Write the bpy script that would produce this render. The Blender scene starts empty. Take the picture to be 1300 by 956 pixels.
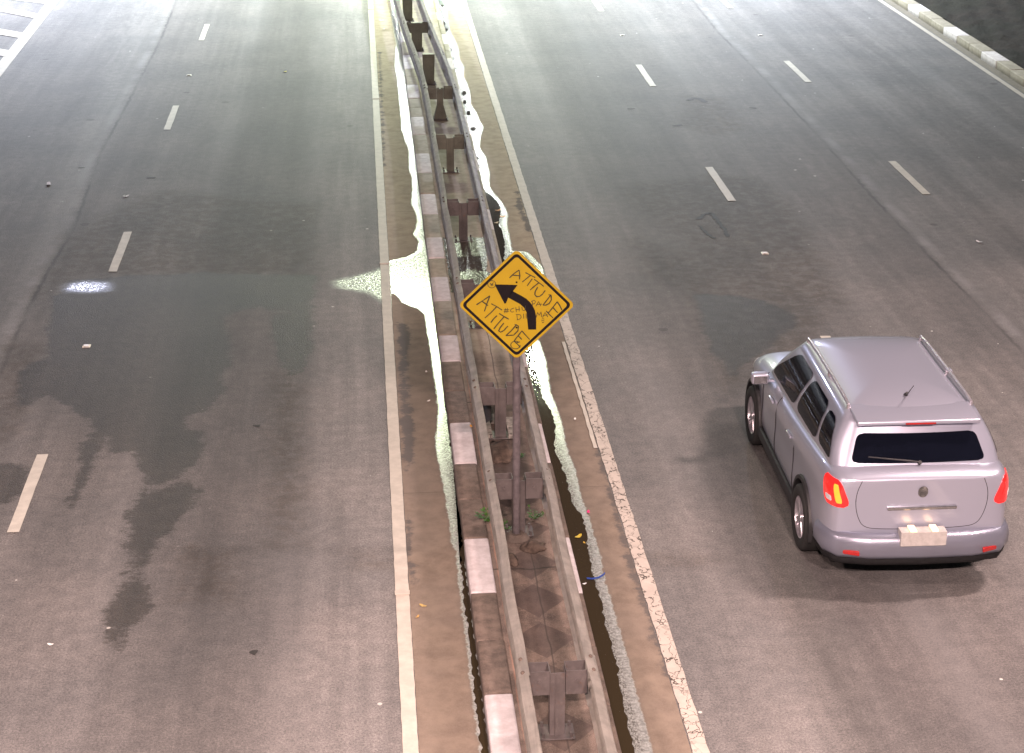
import bpy, bmesh, math, random
import numpy as np
from mathutils import Vector, Matrix
R = math.radians
random.seed(7)
rng = np.random.default_rng(7)
scene = bpy.context.scene
COL = scene.collection

# ------------------------------------------------------------------ camera
CAM_H, PITCH, YAW, F_PX = 8.14, R(20.96), R(4.73), 2300.0
cam_d = bpy.data.cameras.new('camera')
cam = bpy.data.objects.new('camera', cam_d); COL.objects.link(cam)
cam.location = (.258, 0, CAM_H)
cam.rotation_euler = (R(90) - PITCH, 0, -YAW)
cam_d.sensor_width = 36.0
cam_d.lens = F_PX / 1300 * 36
cam_d.shift_y = -44.5 / 1300
cam_d.clip_end = 1500
scene.camera = cam

# ------------------------------------------------------------------ night sky, faint moon-like glow, exposure
SUN_EL, SUN_AZ = R(50), R(60)
world = bpy.data.worlds.new('World'); scene.world = world
world.use_nodes = True
wn = world.node_tree.nodes; wl = world.node_tree.links
bg = wn['Background']; bg.inputs['Strength'].default_value = 0.05
sky = wn.new('ShaderNodeTexSky'); sky.sky_type = 'NISHITA'; sky.sun_disc = False
sky.sun_elevation = SUN_EL; sky.sun_rotation = SUN_AZ; sky.altitude = 700
hsv = wn.new('ShaderNodeHueSaturation'); hsv.inputs['Saturation'].default_value = 0.25   # city night haze, nearly grey
hsv.inputs['Value'].default_value = 0.3
wl.new(sky.outputs[0], hsv.inputs['Color']); wl.new(hsv.outputs[0], bg.inputs['Color'])
sun_d = bpy.data.lights.new('sun', 'SUN'); sun_d.energy = 0.3; sun_d.angle = R(12); sun_d.color = (1, .95, .9)
sun = bpy.data.objects.new('sun', sun_d); COL.objects.link(sun)
sun.rotation_euler = Vector((-math.sin(SUN_AZ) * math.cos(SUN_EL), -math.cos(SUN_AZ) * math.cos(SUN_EL), -math.sin(SUN_EL))).to_track_quat('-Z', 'Y').to_euler()
vs = scene.view_settings
vs.view_transform = 'Standard'; vs.look = 'None'; vs.gamma = 1; vs.use_curve_mapping = False
vs.exposure = 0.1

# ------------------------------------------------------------------ survey helpers: photograph measurements -> road coordinates
RM = cam.rotation_euler.to_matrix()
def G(px, py, z=0.0):
    d = RM @ Vector(((px - 650) / F_PX, -(py - 433.5) / F_PX, -1.0))
    t = (z - CAM_H) / d.z
    return Vector((.258 + d.x * t, d.y * t, z))
def XY(pts, z=0.0):
    return np.array([[*G(x, y, z)[:2]] for x, y in pts])

# ------------------------------------------------------------------ scene tree helpers
def tag(o, label=None, cat=None, group=None, kind=None):
    if label: o['label'] = label
    if cat: o['category'] = cat
    if group: o['group'] = group
    if kind: o['kind'] = kind
    return o
def thing(name, label, cat, loc=(0, 0, 0), rz=0, group=None):
    o = bpy.data.objects.new(name, None); COL.objects.link(o)
    o.location = loc; o.rotation_euler = (0, 0, rz); o.empty_display_size = .2
    return tag(o, label, cat, group)
def obj(name, bm, mats, parent=None, smooth=False, angle=None):
    me = bpy.data.meshes.new(name)
    bmesh.ops.recalc_face_normals(bm, faces=bm.faces)
    bm.to_mesh(me); bm.free()
    for m in (mats if isinstance(mats, (list, tuple)) else [mats]): me.materials.append(m)
    if smooth:
        me.polygons.foreach_set('use_smooth', [True] * len(me.polygons))
        if angle:
            try: me.set_sharp_from_angle(angle=R(angle))
            except Exception: pass
    o = bpy.data.objects.new(name, me); COL.objects.link(o)
    if parent: o.parent = parent
    return o
def BM(): return bmesh.new()
def box(bm, x0, x1, y0, y1, z0, z1, bev=0.0, mat=0, segs=2):
    b = BM()
    bmesh.ops.create_cube(b, size=1)
    for v in b.verts:
        v.co = Vector(((x0 + x1) / 2 + v.co.x * (x1 - x0), (y0 + y1) / 2 + v.co.y * (y1 - y0), (z0 + z1) / 2 + v.co.z * (z1 - z0)))
    if bev > 0: bmesh.ops.bevel(b, geom=b.edges[:], offset=bev, segments=segs, affect='EDGES', profile=.6)
    for f in b.faces: f.material_index = mat
    merge(bm, b)
def merge(bm, b, M=None):
    if M is not None: b.transform(M)
    t = bpy.data.meshes.new('t'); b.to_mesh(t); b.free(); bm.from_mesh(t); bpy.data.meshes.remove(t)
def cyl(bm, p, q, r0, r1=None, n=14, mat=0, cap=True):
    p, q = Vector(p), Vector(q); r1 = r0 if r1 is None else r1
    b = BM()
    bmesh.ops.create_cone(b, cap_ends=cap, segments=n, radius1=r0, radius2=r1, depth=(q - p).length)
    M = Matrix.Translation((p + q) / 2) @ (q - p).to_track_quat('Z', 'Y').to_matrix().to_4x4()
    for f in b.faces: f.material_index = mat
    merge(bm, b, M)
def poly(bm, pts, z, mat=0):
    f = bm.faces.new([bm.verts.new((p[0], p[1], z)) for p in pts]); f.material_index = mat
    return f
def sweep(bm, prof, path, closed=False, mat=0):
    """prof: list of (offset across, z); path: list of (x, y) ; sheet along the path"""
    rows = []
    n = len(path)
    for i, p in enumerate(path):
        a = Vector(path[max(0, i - 1)]); c = Vector(path[min(n - 1, i + 1)])
        d = (c - a).normalized(); nx = Vector((d.y, -d.x))
        rows.append([bm.verts.new((p[0] + nx.x * u, p[1] + nx.y * u, w)) for u, w in prof])
    m = len(prof)
    for i in range(n - 1):
        for j in range(m if closed else m - 1):
            k = (j + 1) % m
            f = bm.faces.new([rows[i][j], rows[i][k], rows[i + 1][k], rows[i + 1][j]]); f.material_index = mat
    return rows

# ------------------------------------------------------------------ materials
class NT:
    def __init__(s, name):
        s.m = bpy.data.materials.new(name); s.m.use_nodes = True
        s.t = s.m.node_tree; s.b = s.t.nodes['Principled BSDF']
        s.co = s.t.nodes.new('ShaderNodeTexCoord').outputs['Object']
    def n(s, typ, **kw):
        nd = s.t.nodes.new(typ)
        for k, v in kw.items(): setattr(nd, k, v)
        return nd
    def lk(s, a, b):
        if isinstance(a, (int, float)): b.default_value = a
        elif isinstance(a, tuple): b.default_value = (*a, 1) if len(a) == 3 and b.type == 'RGBA' else a
        else: s.t.links.new(a, b)
    def mp(s, scale=(1, 1, 1), rot=(0, 0, 0)):
        m = s.n('ShaderNodeMapping'); s.lk(s.co, m.inputs[0]); m.inputs['Scale'].default_value = scale; m.inputs['Rotation'].default_value = rot
        return m.outputs[0]
    def noise(s, sc, det=4, rough=.55, v=None, dist=0):
        nd = s.n('ShaderNodeTexNoise'); s.lk(v or s.co, nd.inputs['Vector'])
        nd.inputs['Scale'].default_value = sc; nd.inputs['Detail'].default_value = det; nd.inputs['Roughness'].default_value = rough
        nd.inputs['Distortion'].default_value = dist
        return nd.outputs['Fac']
    def voro(s, sc, v=None, feat='F1', out='Distance', rnd=1):
        nd = s.n('ShaderNodeTexVoronoi', feature=feat); s.lk(v or s.co, nd.inputs['Vector'])
        nd.inputs['Scale'].default_value = sc; nd.inputs['Randomness'].default_value = rnd
        return nd.outputs[out]
    def math(s, op, a, b=0.0, c=0.0, clamp=False):
        nd = s.n('ShaderNodeMath', operation=op); nd.use_clamp = clamp
        s.lk(a, nd.inputs[0]); s.lk(b, nd.inputs[1]); s.lk(c, nd.inputs[2])
        return nd.outputs[0]
    def ramp(s, f, lo, hi, a=0.0, b=1.0, smooth=True):
        nd = s.n('ShaderNodeMapRange', interpolation_type='SMOOTHSTEP' if smooth else 'LINEAR')
        s.lk(f, nd.inputs[0]); s.lk(lo, nd.inputs[1]); s.lk(hi, nd.inputs[2]); s.lk(a, nd.inputs[3]); s.lk(b, nd.inputs[4])
        return nd.outputs[0]
    def mix(s, f, a, b, mode='MIX'):
        nd = s.n('ShaderNodeMix', data_type='RGBA', blend_type=mode)
        s.lk(f, nd.inputs[0]); s.lk(a, nd.inputs[6]); s.lk(b, nd.inputs[7])
        return nd.outputs[2]
    def fmix(s, f, a, b):
        nd = s.n('ShaderNodeMix', data_type='FLOAT')
        s.lk(f, nd.inputs[0]); s.lk(a, nd.inputs[2]); s.lk(b, nd.inputs[3])
        return nd.outputs[0]
    def attr(s, name): 
        return s.n('ShaderNodeAttribute', attribute_name=name).outputs['Fac']
    def sep(s):
        nd = s.n('ShaderNodeSeparateXYZ'); s.lk(s.co, nd.inputs[0]); return nd.outputs
    def bump(s, h, strength=.3, dist=.01, nrm=None):
        nd = s.n('ShaderNodeBump'); s.lk(h, nd.inputs['Height']); s.lk(strength, nd.inputs['Strength']); nd.inputs['Distance'].default_value = dist
        if nrm is not None: s.lk(nrm, nd.inputs['Normal'])
        s.lk(nd.outputs[0], s.b.inputs['Normal']); return nd.outputs[0]
    def set(s, **kw):
        for k, v in kw.items(): s.lk(v, s.b.inputs[k.replace('_', ' ')])
        return s.m

def band(N, x, c, w, soft):          # 1 inside |x-c|<w
    d = N.math('ABSOLUTE', N.math('SUBTRACT', x, c))
    return N.ramp(d, w - soft, w + soft, 1.0, 0.0)

def asphalt():
    N = NT('asphalt'); X, Y, Z = N.sep()
    fine = N.math('ADD', N.math('MULTIPLY', N.noise(150, 3, .8), .5), N.math('MULTIPLY', N.noise(48, 3, .8), .5)); grit = N.voro(70)
    mid = N.noise(7, 5, .6); big = N.noise(.55, 4, .55)
    streak = N.noise(1.0, 5, .6, v=N.mp((1.9, .07, 1)))
    streak2 = N.noise(1.0, 5, .65, v=N.mp((7, .28, 1)))
    crossw = N.noise(1.0, 6, .7, v=N.mp((.5, 5, 1)))
    col = N.mix(N.ramp(fine, .36, .64), (.07, .068, .067), (.235, .225, .218))
    col = N.mix(N.ramp(grit, .0, .3, .55, 0.0), col, (.36, .35, .335))
    col = N.mix(1.0, col, N.mix(N.ramp(mid, .25, .8), (.8, .8, .8), (1.13, 1.12, 1.1)), 'MULTIPLY')
    col = N.mix(1.0, col, N.mix(N.ramp(big, .3, .7), (.86, .87, .88), (1.12, 1.1, 1.09)), 'MULTIPLY')
    col = N.mix(1.0, col, N.mix(N.ramp(streak, .3, .7), (.84, .84, .84), (1.15, 1.15, 1.15)), 'MULTIPLY')
    col = N.mix(1.0, col, N.mix(N.ramp(streak2, .3, .7), (.93, .93, .93), (1.06, 1.06, 1.06)), 'MULTIPLY')
    # oil drips down the middle of each lane, polished wheel paths beside them
    oil = None; pol = None
    for c in (-5.2, -1.42, 4.35, 7.55, 11.0):
        b = band(N, X, c, .28, .34)
        oil = b if oil is None else N.math('MAXIMUM', oil, b)
        for k in (-.78, .78):
            p = band(N, X, c + k, .18, .3)
            pol = p if pol is None else N.math('MAXIMUM', pol, p)
    # lane-long tone: worn pale strips and grimy darker strips
    tone = None
    for c, w, g in ((0.0, .42, .30), (3.45, .45, .16), (-4.75, .5, .14), (7.3, .6, .10), (-1.4, .75, -.24), (4.95, .85, -.20), (-6.4, .45, -.12)):
        b = N.math('MULTIPLY', band(N, N.math('ADD', X, N.math('MULTIPLY', N.math('SUBTRACT', N.noise(.7, 4), .5), .35)), c, w, .28), g)
        tone = b if tone is None else N.math('ADD', tone, b)
    tone = N.math('ADD', 1.0, tone)
    tc = N.n('ShaderNodeCombineColor')
    for k in range(3): N.lk(tone, tc.inputs[k])
    col = N.mix(1.0, col, tc.outputs[0], 'MULTIPLY')
    wig = N.noise(1.0, 3, .5, v=N.mp((.4, .12, 1)))
    oil = N.math('MULTIPLY', oil, N.ramp(N.noise(1.0, 5, .7, v=N.mp((5, 1.2, 1))), .35, .62, .1, 1.0))
    col = N.mix(N.math('MULTIPLY', oil, .28), col, (.05, .05, .05))
    col = N.mix(N.math('MULTIPLY', pol, N.ramp(wig, .35, .65, 0, .22)), col, (.25, .25, .25))
    # small dark drips and pale specks
    dv = N.n('ShaderNodeTexVoronoi', feature='F1'); N.lk(N.mp((1.25, 1.25, 0)), dv.inputs['Vector']); dv.inputs['Scale'].default_value = 1.0
    rr = N.n('ShaderNodeSeparateColor'); N.lk(dv.outputs['Color'], rr.inputs[0])
    rad = N.math('MULTIPLY', N.math('POWER', rr.outputs[0], 5.0), .10)
    dd = N.math('ADD', dv.outputs['Distance'], N.math('MULTIPLY', N.math('SUBTRACT', N.noise(22, 3, .6), .5), .09))
    spot = N.math('LESS_THAN', dd, rad)
    col = N.mix(N.math('MULTIPLY', spot, .6), col, (.05, .045, .045))
    dv2 = N.n('ShaderNodeTexVoronoi', feature='F1'); N.lk(N.mp((4.2, 4.2, 0)), dv2.inputs['Vector']); dv2.inputs['Scale'].default_value = 1.0
    r2 = N.n('ShaderNodeSeparateColor'); N.lk(dv2.outputs['Color'], r2.inputs[0])
    sp2 = N.math('LESS_THAN', dv2.outputs['Distance'], N.math('MULTIPLY', N.math('POWER', r2.outputs[0], 7.0), .10))
    dens = N.ramp(N.noise(.35, 2), .42, .6, .1, .9)
    dens = N.math('MAXIMUM', dens, N.ramp(X, 5.5, 7.5, 0.0, .95))
    col = N.mix(N.math('MULTIPLY', sp2, dens), col, (.62, .62, .58))
    # newer lanes beyond the paving seams are a little cooler and paler
    seam = N.attr('seam')
    outer = N.ramp(seam, 0.0, .10)
    col = N.mix(N.math('MULTIPLY', outer, 1.0), col, N.mix(1.0, col, (1.10, 1.12, 1.13), 'MULTIPLY'))
    sn = N.math('ADD', seam, N.math('MULTIPLY', N.math('SUBTRACT', N.noise(3.5, 4, .65), .5), .10))
    sline = N.math('MULTIPLY', band(N, sn, -.02, .022, .02), N.ramp(N.noise(.8, 3), .35, .6, .15, .7))
    pale = N.math('MULTIPLY', band(N, sn, .10, .07, .06), N.ramp(N.noise(1.2, 4), .35, .75, 0, .30))
    col = N.mix(sline, col, (.045, .045, .045))
    col = N.mix(pale, col, (.42, .42, .43))
    # wet / oily patches, edge broken up by noise
    e = N.math('MULTIPLY', N.math('SUBTRACT', N.noise(2.2, 8, .7), .5), .55)
    e = N.math('ADD', e, N.math('MULTIPLY', N.math('SUBTRACT', crossw, .5), .22))
    e2 = N.math('MULTIPLY', N.math('SUBTRACT', N.noise(14, 6, .8), .5), .34)
    wetd = N.math('ADD', N.math('ADD', N.attr('wet'), e), e2)
    wet = N.ramp(wetd, -.035, .06)
    wet = N.math('MULTIPLY', wet, N.ramp(N.attr('wet'), -.75, -.25))
    softd = N.ramp(N.math('ADD', N.attr('damp'), N.math('MULTIPLY', e, 1.2)), -.25, .3)
    softd = N.math('MULTIPLY', softd, N.ramp(N.noise(5, 6, .75), .38, .58, .3, 1.0))
    col = N.mix(wet, col, N.mix(1.0, col, (.42, .395, .37), 'MULTIPLY'))
    col = N.mix(softd, col, N.mix(1.0, col, (.60, .55, .50), 'MULTIPLY'))
    # running water film
    fd = N.math('ADD', N.attr('film'), N.math('MULTIPLY', e, .30))
    film = N.ramp(fd, -.05, .16)
    tex = N.ramp(N.noise(26, 4, .7), .35, .62, .35, 1.0)
    col = N.mix(N.math('MULTIPLY', film, .6), col, N.mix(1.0, col, (.6, .62, .6), 'MULTIPLY'))
    rough = N.fmix(wet, N.ramp(fine, .2, .8, .62, .8), .6)
    rough = N.fmix(N.math('MULTIPLY', film, tex), rough, .23)
    h = N.math('ADD', N.math('MULTIPLY', fine, 1.0), N.math('MULTIPLY', grit, -1.0))
    bs = N.fmix(film, .55, .16)
    N.bump(h, bs, .006)
    N.set(Base_Color=col, Roughness=rough)
    N.set(Specular_IOR_Level=.5)
    return N.m

def concrete_gutter():
    N = NT('gutter_concrete'); X, Y, Z = N.sep()
    fine = N.noise(120, 4, .7); mid = N.noise(5, 6, .62); big = N.noise(.8, 3)
    col = N.mix(N.ramp(mid, .28, .72), (.17, .138, .108), (.275, .23, .18))
    col = N.mix(N.ramp(fine, .35, .7, 0, .4), col, (.32, .28, .23))
    col = N.mix(N.ramp(big, .35, .7, 0, .35), col, (.25, .22, .19))
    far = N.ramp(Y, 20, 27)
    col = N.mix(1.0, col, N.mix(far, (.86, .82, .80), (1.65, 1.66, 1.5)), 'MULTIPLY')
    # tarry seepage along the line edge
    e = N.math('MULTIPLY', N.math('SUBTRACT', N.noise(3.5, 7, .75), .5), .42)
    st = N.ramp(N.math('ADD', N.attr('stain'), e), -.02, .04)
    col = N.mix(N.math('MULTIPLY', st, .8), col, (.085, .08, .078))
    blotch = N.ramp(N.noise(9, 6, .8), .62, .75, 0, .5)
    col = N.mix(blotch, col, (.14, .115, .09))
    # slab joints across
    j = N.math('ABSOLUTE', N.math('SUBTRACT', N.math('FRACT', N.math('MULTIPLY', N.math('ADD', Y, .6), .2)), .5))
    jl = N.ramp(j, .0, .0025, 1.0, 0.0)
    col = N.mix(N.math('MULTIPLY', jl, .55), col, (.08, .07, .06))
    # wet film
    ef = N.math('MULTIPLY', N.math('SUBTRACT', N.noise(8, 5, .7), .5), .10)
    fd = N.math('ADD', N.attr('film'), ef)
    film = N.ramp(fd, -.014, .014)
    spk = N.ramp(N.noise(1.0, 5, .8, v=N.mp((60, 30, 1))), .47, .56)
    holes = N.math('MULTIPLY', spk, N.math('MULTIPLY', N.ramp(fd, .03, .11), .9))
    edge = N.ramp(fd, -.045, .0)
    col = N.mix(N.math('MULTIPLY', edge, .35), col, (.12, .105, .085))
    silt = N.ramp(N.noise(30, 5, .7), .35, .65)
    col = N.mix(film, col, N.mix(silt, (.20, .21, .20), (.38, .40, .38)))
    rough = N.fmix(film, .85, N.fmix(holes, N.ramp(N.noise(18, 3, .6), .35, .65, .13, .25), .04))
    col = N.mix(N.math('MULTIPLY', N.math('MULTIPLY', holes, film), .9), col, (.04, .032, .02))
    h = N.math('ADD', N.math('MULTIPLY', fine, .6), mid)
    rip = N.noise(1.0, 4, .6, v=N.mp((34, 18, 1)))
    N.bump(N.fmix(film, h, rip), N.fmix(film, .5, .27), .006)
    N.set(Specular_IOR_Level=N.fmix(film, .4, .9))
    N.set(Base_Color=col, Roughness=rough)
    return N.m

def water_mat(name='gutter_water', bump=.12, col=(.035, .026, .014), rg=.045):
    N = NT(name)
    rip = N.noise(1.0, 4, .55, v=N.mp((22, 9, 1)))
    fl = N.ramp(N.noise(60, 3, .8), .70, .74)
    N.set(Base_Color=N.mix(fl, col, (.3, .3, .27)), Roughness=N.fmix(fl, rg, .5))
    N.set(Specular_IOR_Level=.5, IOR=1.33)
    N.bump(rip, bump, .01)
    return N.m

def road_paint(name, col=(.74, .70, .60), crack=.0, wear=.45):
    N = NT(name)
    fine = N.noise(90, 4, .7); mid = N.noise(6, 5, .65)
    c = N.mix(N.ramp(mid, .3, .75), tuple(v * .8 for v in col), col)
    c = N.mix(N.ramp(N.noise(34, 6, .8), .60, .74, 0, wear), c, (.25, .23, .2))
    c = N.mix(N.ramp(fine, .62, .8, 0, .35), c, (.35, .33, .3))
    h = fine
    if crack > 0:
        d1 = N.n('ShaderNodeTexVoronoi', feature='DISTANCE_TO_EDGE'); 
        va = N.n('ShaderNodeVectorMath', operation='ADD')
        nz = N.n('ShaderNodeTexNoise'); N.lk(N.co, nz.inputs['Vector']); nz.inputs['Scale'].default_value = 9
        sc = N.n('ShaderNodeVectorMath', operation='SCALE'); N.lk(nz.outputs['Color'], sc.inputs[0]); sc.inputs['Scale'].default_value = .22
        N.lk(N.mp((1.0, .42, 1.0)), va.inputs[0]); N.lk(sc.outputs[0], va.inputs[1])
        N.lk(va.outputs[0], d1.inputs['Vector']); d1.inputs['Scale'].default_value = 8.5
        cl = N.ramp(N.math('ADD', d1.outputs['Distance'], N.math('MULTIPLY', N.math('SUBTRACT', N.noise(14, 4, .7), .5), .14)), .012, .05, 1.0, 0.0)
        Y = N.sep()[1]
        where = N.ramp(Y, 25, 18, .12, 1.0)
        where = N.math('MULTIPLY', where, N.ramp(N.noise(2.2, 3), .34, .5, .35, 1.0))
        cl = N.math('MULTIPLY', cl, where)
        c = N.mix(cl, c, (.07, .055, .045))
        h = N.math('SUBTRACT', fine, N.math('MULTIPLY', cl, 2.5))
    N.bump(h, .35, .006)
    N.set(Base_Color=c, Roughness=.62)
    return N.m

def median_concrete():
    N = NT('median_concrete'); X, Y, Z = N.sep()
    fine = N.noise(110, 4, .7); mid = N.noise(4, 6, .65); big = N.noise(1.1, 4)
    dirty = N.ramp(Y, 21.5, 18.2)                       # the near stretch is covered in soil and grime
    clean = N.mix(N.ramp(mid, .3, .7), (.33, .29, .215), (.50, .45, .35))
    soil = N.mix(N.ramp(mid, .3, .7), (.06, .044, .037), (.17, .125, .10))
    col = N.mix(dirty, clean, soil)
    col = N.mix(N.ramp(fine, .4, .75, 0, .35), col, (.40, .35, .29))
    col = N.mix(N.math('MULTIPLY', N.ramp(N.noise(7, 6, .78), .52, .7, 0, .8), N.fmix(dirty, .3, 1.0)), col, (.06, .045, .035))
    col = N.mix(N.ramp(big, .55, .75, 0, .3), col, (.13, .12, .09))
    # reddish earth ledge beside the left kerb
    led = N.math('MULTIPLY', band(N, N.math('ADD', X, N.math('MULTIPLY', N.math('SUBTRACT', N.noise(5, 4), .5), .04)), 1.395, .035, .015), N.ramp(Y, 28, 21))
    col = N.mix(N.math('MULTIPLY', led, .8), col, (.36, .22, .16))
    # zig-zag cast shadows between the rails, painted into the near slab colour
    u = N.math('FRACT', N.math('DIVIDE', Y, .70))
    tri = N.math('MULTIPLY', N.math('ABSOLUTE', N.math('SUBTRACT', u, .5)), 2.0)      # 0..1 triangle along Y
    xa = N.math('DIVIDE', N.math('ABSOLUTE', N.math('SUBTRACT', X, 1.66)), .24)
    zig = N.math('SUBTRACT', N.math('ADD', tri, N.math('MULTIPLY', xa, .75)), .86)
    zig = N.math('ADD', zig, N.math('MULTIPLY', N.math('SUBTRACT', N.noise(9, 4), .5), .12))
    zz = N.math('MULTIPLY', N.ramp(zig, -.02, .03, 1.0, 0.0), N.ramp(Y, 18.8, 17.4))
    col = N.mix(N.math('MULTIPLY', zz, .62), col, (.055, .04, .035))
    # joints of the slabs
    for yy in (24.05, 18.95, 14.95):
        l = band(N, N.math('ADD', Y, N.math('MULTIPLY', N.math('SUBTRACT', N.noise(6, 3), .5), .05)), yy, .012, .008)
        col = N.mix(N.math('MULTIPLY', l, .85), col, (.03, .025, .02))
    cr = band(N, N.math('ADD', X, N.math('MULTIPLY', N.math('SUBTRACT', N.noise(1.6, 5), .5), .06)), 1.70, .006, .006)
    col = N.mix(N.math('MULTIPLY', cr, N.ramp(Y, 26, 22, 0, .7)), col, (.03, .025, .02))
    N.bump(N.math('ADD', N.math('MULTIPLY', fine, .5), N.math('MULTIPLY', mid, 2.0)), .6, .012)
    N.set(Base_Color=col, Roughness=.88)
    return N.m

def kerb_mat(name, white):
    N = NT(name); X, Y, Z = N.sep()
    fine = N.noise(130, 4, .75); mid = N.noise(9, 5, .65)
    if white:
        c = N.mix(N.ramp(mid, .3, .75), (.46, .42, .42), (.62, .58, .59))
        c = N.mix(1.0, c, N.mix(N.ramp(Y, 20, 27), (1, 1, 1), (1.4, 1.43, 1.38)), 'MULTIPLY')  # far whites lifted in the colour for the stronger lamp light there
        chips = N.ramp(N.noise(16, 6, .78), .66, .72)
        c = N.mix(N.math('MULTIPLY', chips, .75), c, (.26, .22, .18))
    else:
        near = N.ramp(Y, 24, 19)
        c = N.mix(near, N.mix(N.ramp(mid, .3, .7), (.33, .30, .23), (.47, .43, .34)), N.mix(N.ramp(mid, .3, .7), (.085, .064, .052), (.17, .13, .105)))
        c = N.mix(N.ramp(fine, .5, .75, 0, .5), c, (.36, .31, .26))
        c = N.mix(N.ramp(N.noise(24, 5, .8), .6, .72, 0, .5), c, (.06, .05, .04))
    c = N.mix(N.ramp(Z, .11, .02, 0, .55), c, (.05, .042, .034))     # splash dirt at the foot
    N.bump(N.math('ADD', fine, mid), .5, .008)
    N.set(Base_Color=c, Roughness=.8)
    return N.m

def galv(name='galvanised_steel', tint=(1.0, .94, .85), rust=.25):
    N = NT(name)
    a = N.noise(6, 5, .6); b = N.noise(45, 4, .7); s = N.noise(1.0, 4, .6, v=N.mp((30, 2, 30)))
    c = N.mix(N.ramp(a, .3, .7), tuple(.38 * t for t in tint), tuple(.56 * t for t in tint))
    c = N.mix(N.ramp(b, .35, .75, 0, .35), c, tuple(.50 * t for t in tint))
    c = N.mix(N.ramp(s, .5, .75, 0, .4), c, (.17, .15, .14))
    c = N.mix(N.ramp(N.noise(9, 6, .75), .66 - rust * .25, .80 - rust * .2, 0, .8), c, (.13, .07, .045))
    N.bump(a, .15, .01)
    N.set(Base_Color=c, Roughness=N.ramp(b, .3, .7, .42, .62), Metallic=.15)
    return N.m

def plain(name, col, rough=.5, metal=0.0, coat=0.0, var=.12, emit=None, estr=1.0, spec=.5, scale=20, bump=.0):
    N = NT(name)
    a = N.noise(scale, 4, .6)
    c = N.mix(N.ramp(a, .3, .7), tuple(v * (1 - var) for v in col), tuple(min(1, v * (1 + var)) for v in col))
    N.set(Base_Color=c, Roughness=rough, Metallic=metal, Coat_Weight=coat, Specular_IOR_Level=spec)
    if emit: N.set(Emission_Color=emit, Emission_Strength=estr)
    if bump: N.bump(a, bump, .01)
    return N.m

def dark_verge():
    N = NT('verge_soil')
    a = N.noise(2.2, 6, .7); b = N.noise(14, 5, .7); g = N.noise(.7, 3)
    c = N.mix(N.ramp(a, .3, .7), (.012, .010, .007), (.030, .023, .016))
    c = N.mix(N.ramp(g, .4, .6, 0, .6), c, (.014, .016, .008))
    c = N.mix(N.ramp(b, .55, .75, 0, .5), c, (.04, .036, .024))
    N.bump(N.math('ADD', a, b), .8, .05)
    N.set(Base_Color=c, Roughness=.95)
    return N.m

M = dict(
    asphalt=asphalt(), gutter=concrete_gutter(), water=water_mat(),
    pool=water_mat('median_water', .35, (.07, .06, .045), .22),
    line=road_paint('line_paint', (.56, .52, .45)), crackline=road_paint('cracked_line_paint', (.54, .48, .42), crack=1),
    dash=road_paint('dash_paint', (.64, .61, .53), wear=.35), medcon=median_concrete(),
    kerb_g=kerb_mat('kerb_concrete', False), kerb_w=kerb_mat('kerb_white_paint', True),
    galv=galv(), galv2=galv('post_steel', (.22, .19, .185), .35), galvgreen=galv('post_steel_weathered', (.34, .34, .27), .2),
    pole=plain('pole_paint', (.115, .10, .105), .55, .2, var=.25), verge=dark_verge(),
    yellow=plain('sign_yellow', (.37, .25, .002), .5, var=.05, scale=4), sblack=plain('sign_black', (.008, .006, .007), .7, spec=.15),
    ink=plain('marker_ink', (.02, .018, .012), .5), tar=plain('tar', (.03, .028, .026), .7, var=.3),
    stud=plain('stud_white', (.75, .74, .66), .4), studg=plain('stud_glass', (.5, .5, .5), .1),
)

# ------------------------------------------------------------------ the setting: ground, road, gutters, water
Y0, Y1 = 6.0, 60.0
XL0, XL1 = .535, 1.08           # left gutter slab
XR0, XR1 = 2.10, 2.675          # right gutter slab

def seg_dist(P, poly_, closed=True):
    n = len(poly_); best = np.full(len(P), 1e9); inside = np.zeros(len(P), bool)
    for i in range(n if closed else n - 1):
        a = poly_[i]; b = poly_[(i + 1) % n]; ab = b - a
        t = np.clip(((P - a) @ ab) / max(ab @ ab, 1e-9), 0, 1)
        d = np.hypot(*(P - (a + t[:, None] * ab)).T); best = np.minimum(best, d)
        if closed:
            c = (a[1] > P[:, 1]) != (b[1] > P[:, 1])
            with np.errstate(divide='ignore', invalid='ignore'):
                xi = (b[0] - a[0]) * (P[:, 1] - a[1]) / (b[1] - a[1]) + a[0]
            inside ^= c & (P[:, 0] < xi)
    return np.where(inside, best, -best) if closed else best
def sdf(P, polys):
    r = np.full(len(P), -50.0)
    for q in polys: r = np.maximum(r, seg_dist(P, q))
    return r
def grid_sheet(name, xs, ys, z, mat, attrs, kind='structure', label=None):
    xx, yy = np.meshgrid(xs, ys); P = np.stack([xx.ravel(), yy.ravel()], 1)
    co = np.column_stack([P, np.full(len(P), z)])
    nx, ny = len(xs), len(ys)
    i, j = np.meshgrid(np.arange(nx - 1), np.arange(ny - 1)); a = (j * nx + i).ravel()
    F = np.stack([a, a + 1, a + nx + 1, a + nx], 1).astype(np.int32)
    me = bpy.data.meshes.new(name)
    me.vertices.add(len(P)); me.vertices.foreach_set('co', co.ravel())
    me.loops.add(F.size); me.loops.foreach_set('vertex_index', F.ravel())
    me.polygons.add(len(F)); me.polygons.foreach_set('loop_start', np.arange(len(F), dtype=np.int32) * 4)
    me.update(calc_edges=True)
    for k, fn in attrs.items():
        at = me.attributes.new(k, 'FLOAT', 'POINT'); at.data.foreach_set('value', fn(P).astype(np.float32))
    me.materials.append(mat)
    o = bpy.data.objects.new(name, me); COL.objects.link(o); tag(o, label, None, None, kind)
    return o

bm = BM(); poly(bm, [(-500, -300), (500, -300), (500, 700), (-500, 700)], -.06)
tag(obj('ground', bm, M['verge']), 'dark soil ground beyond the roads', kind='structure')

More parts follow.
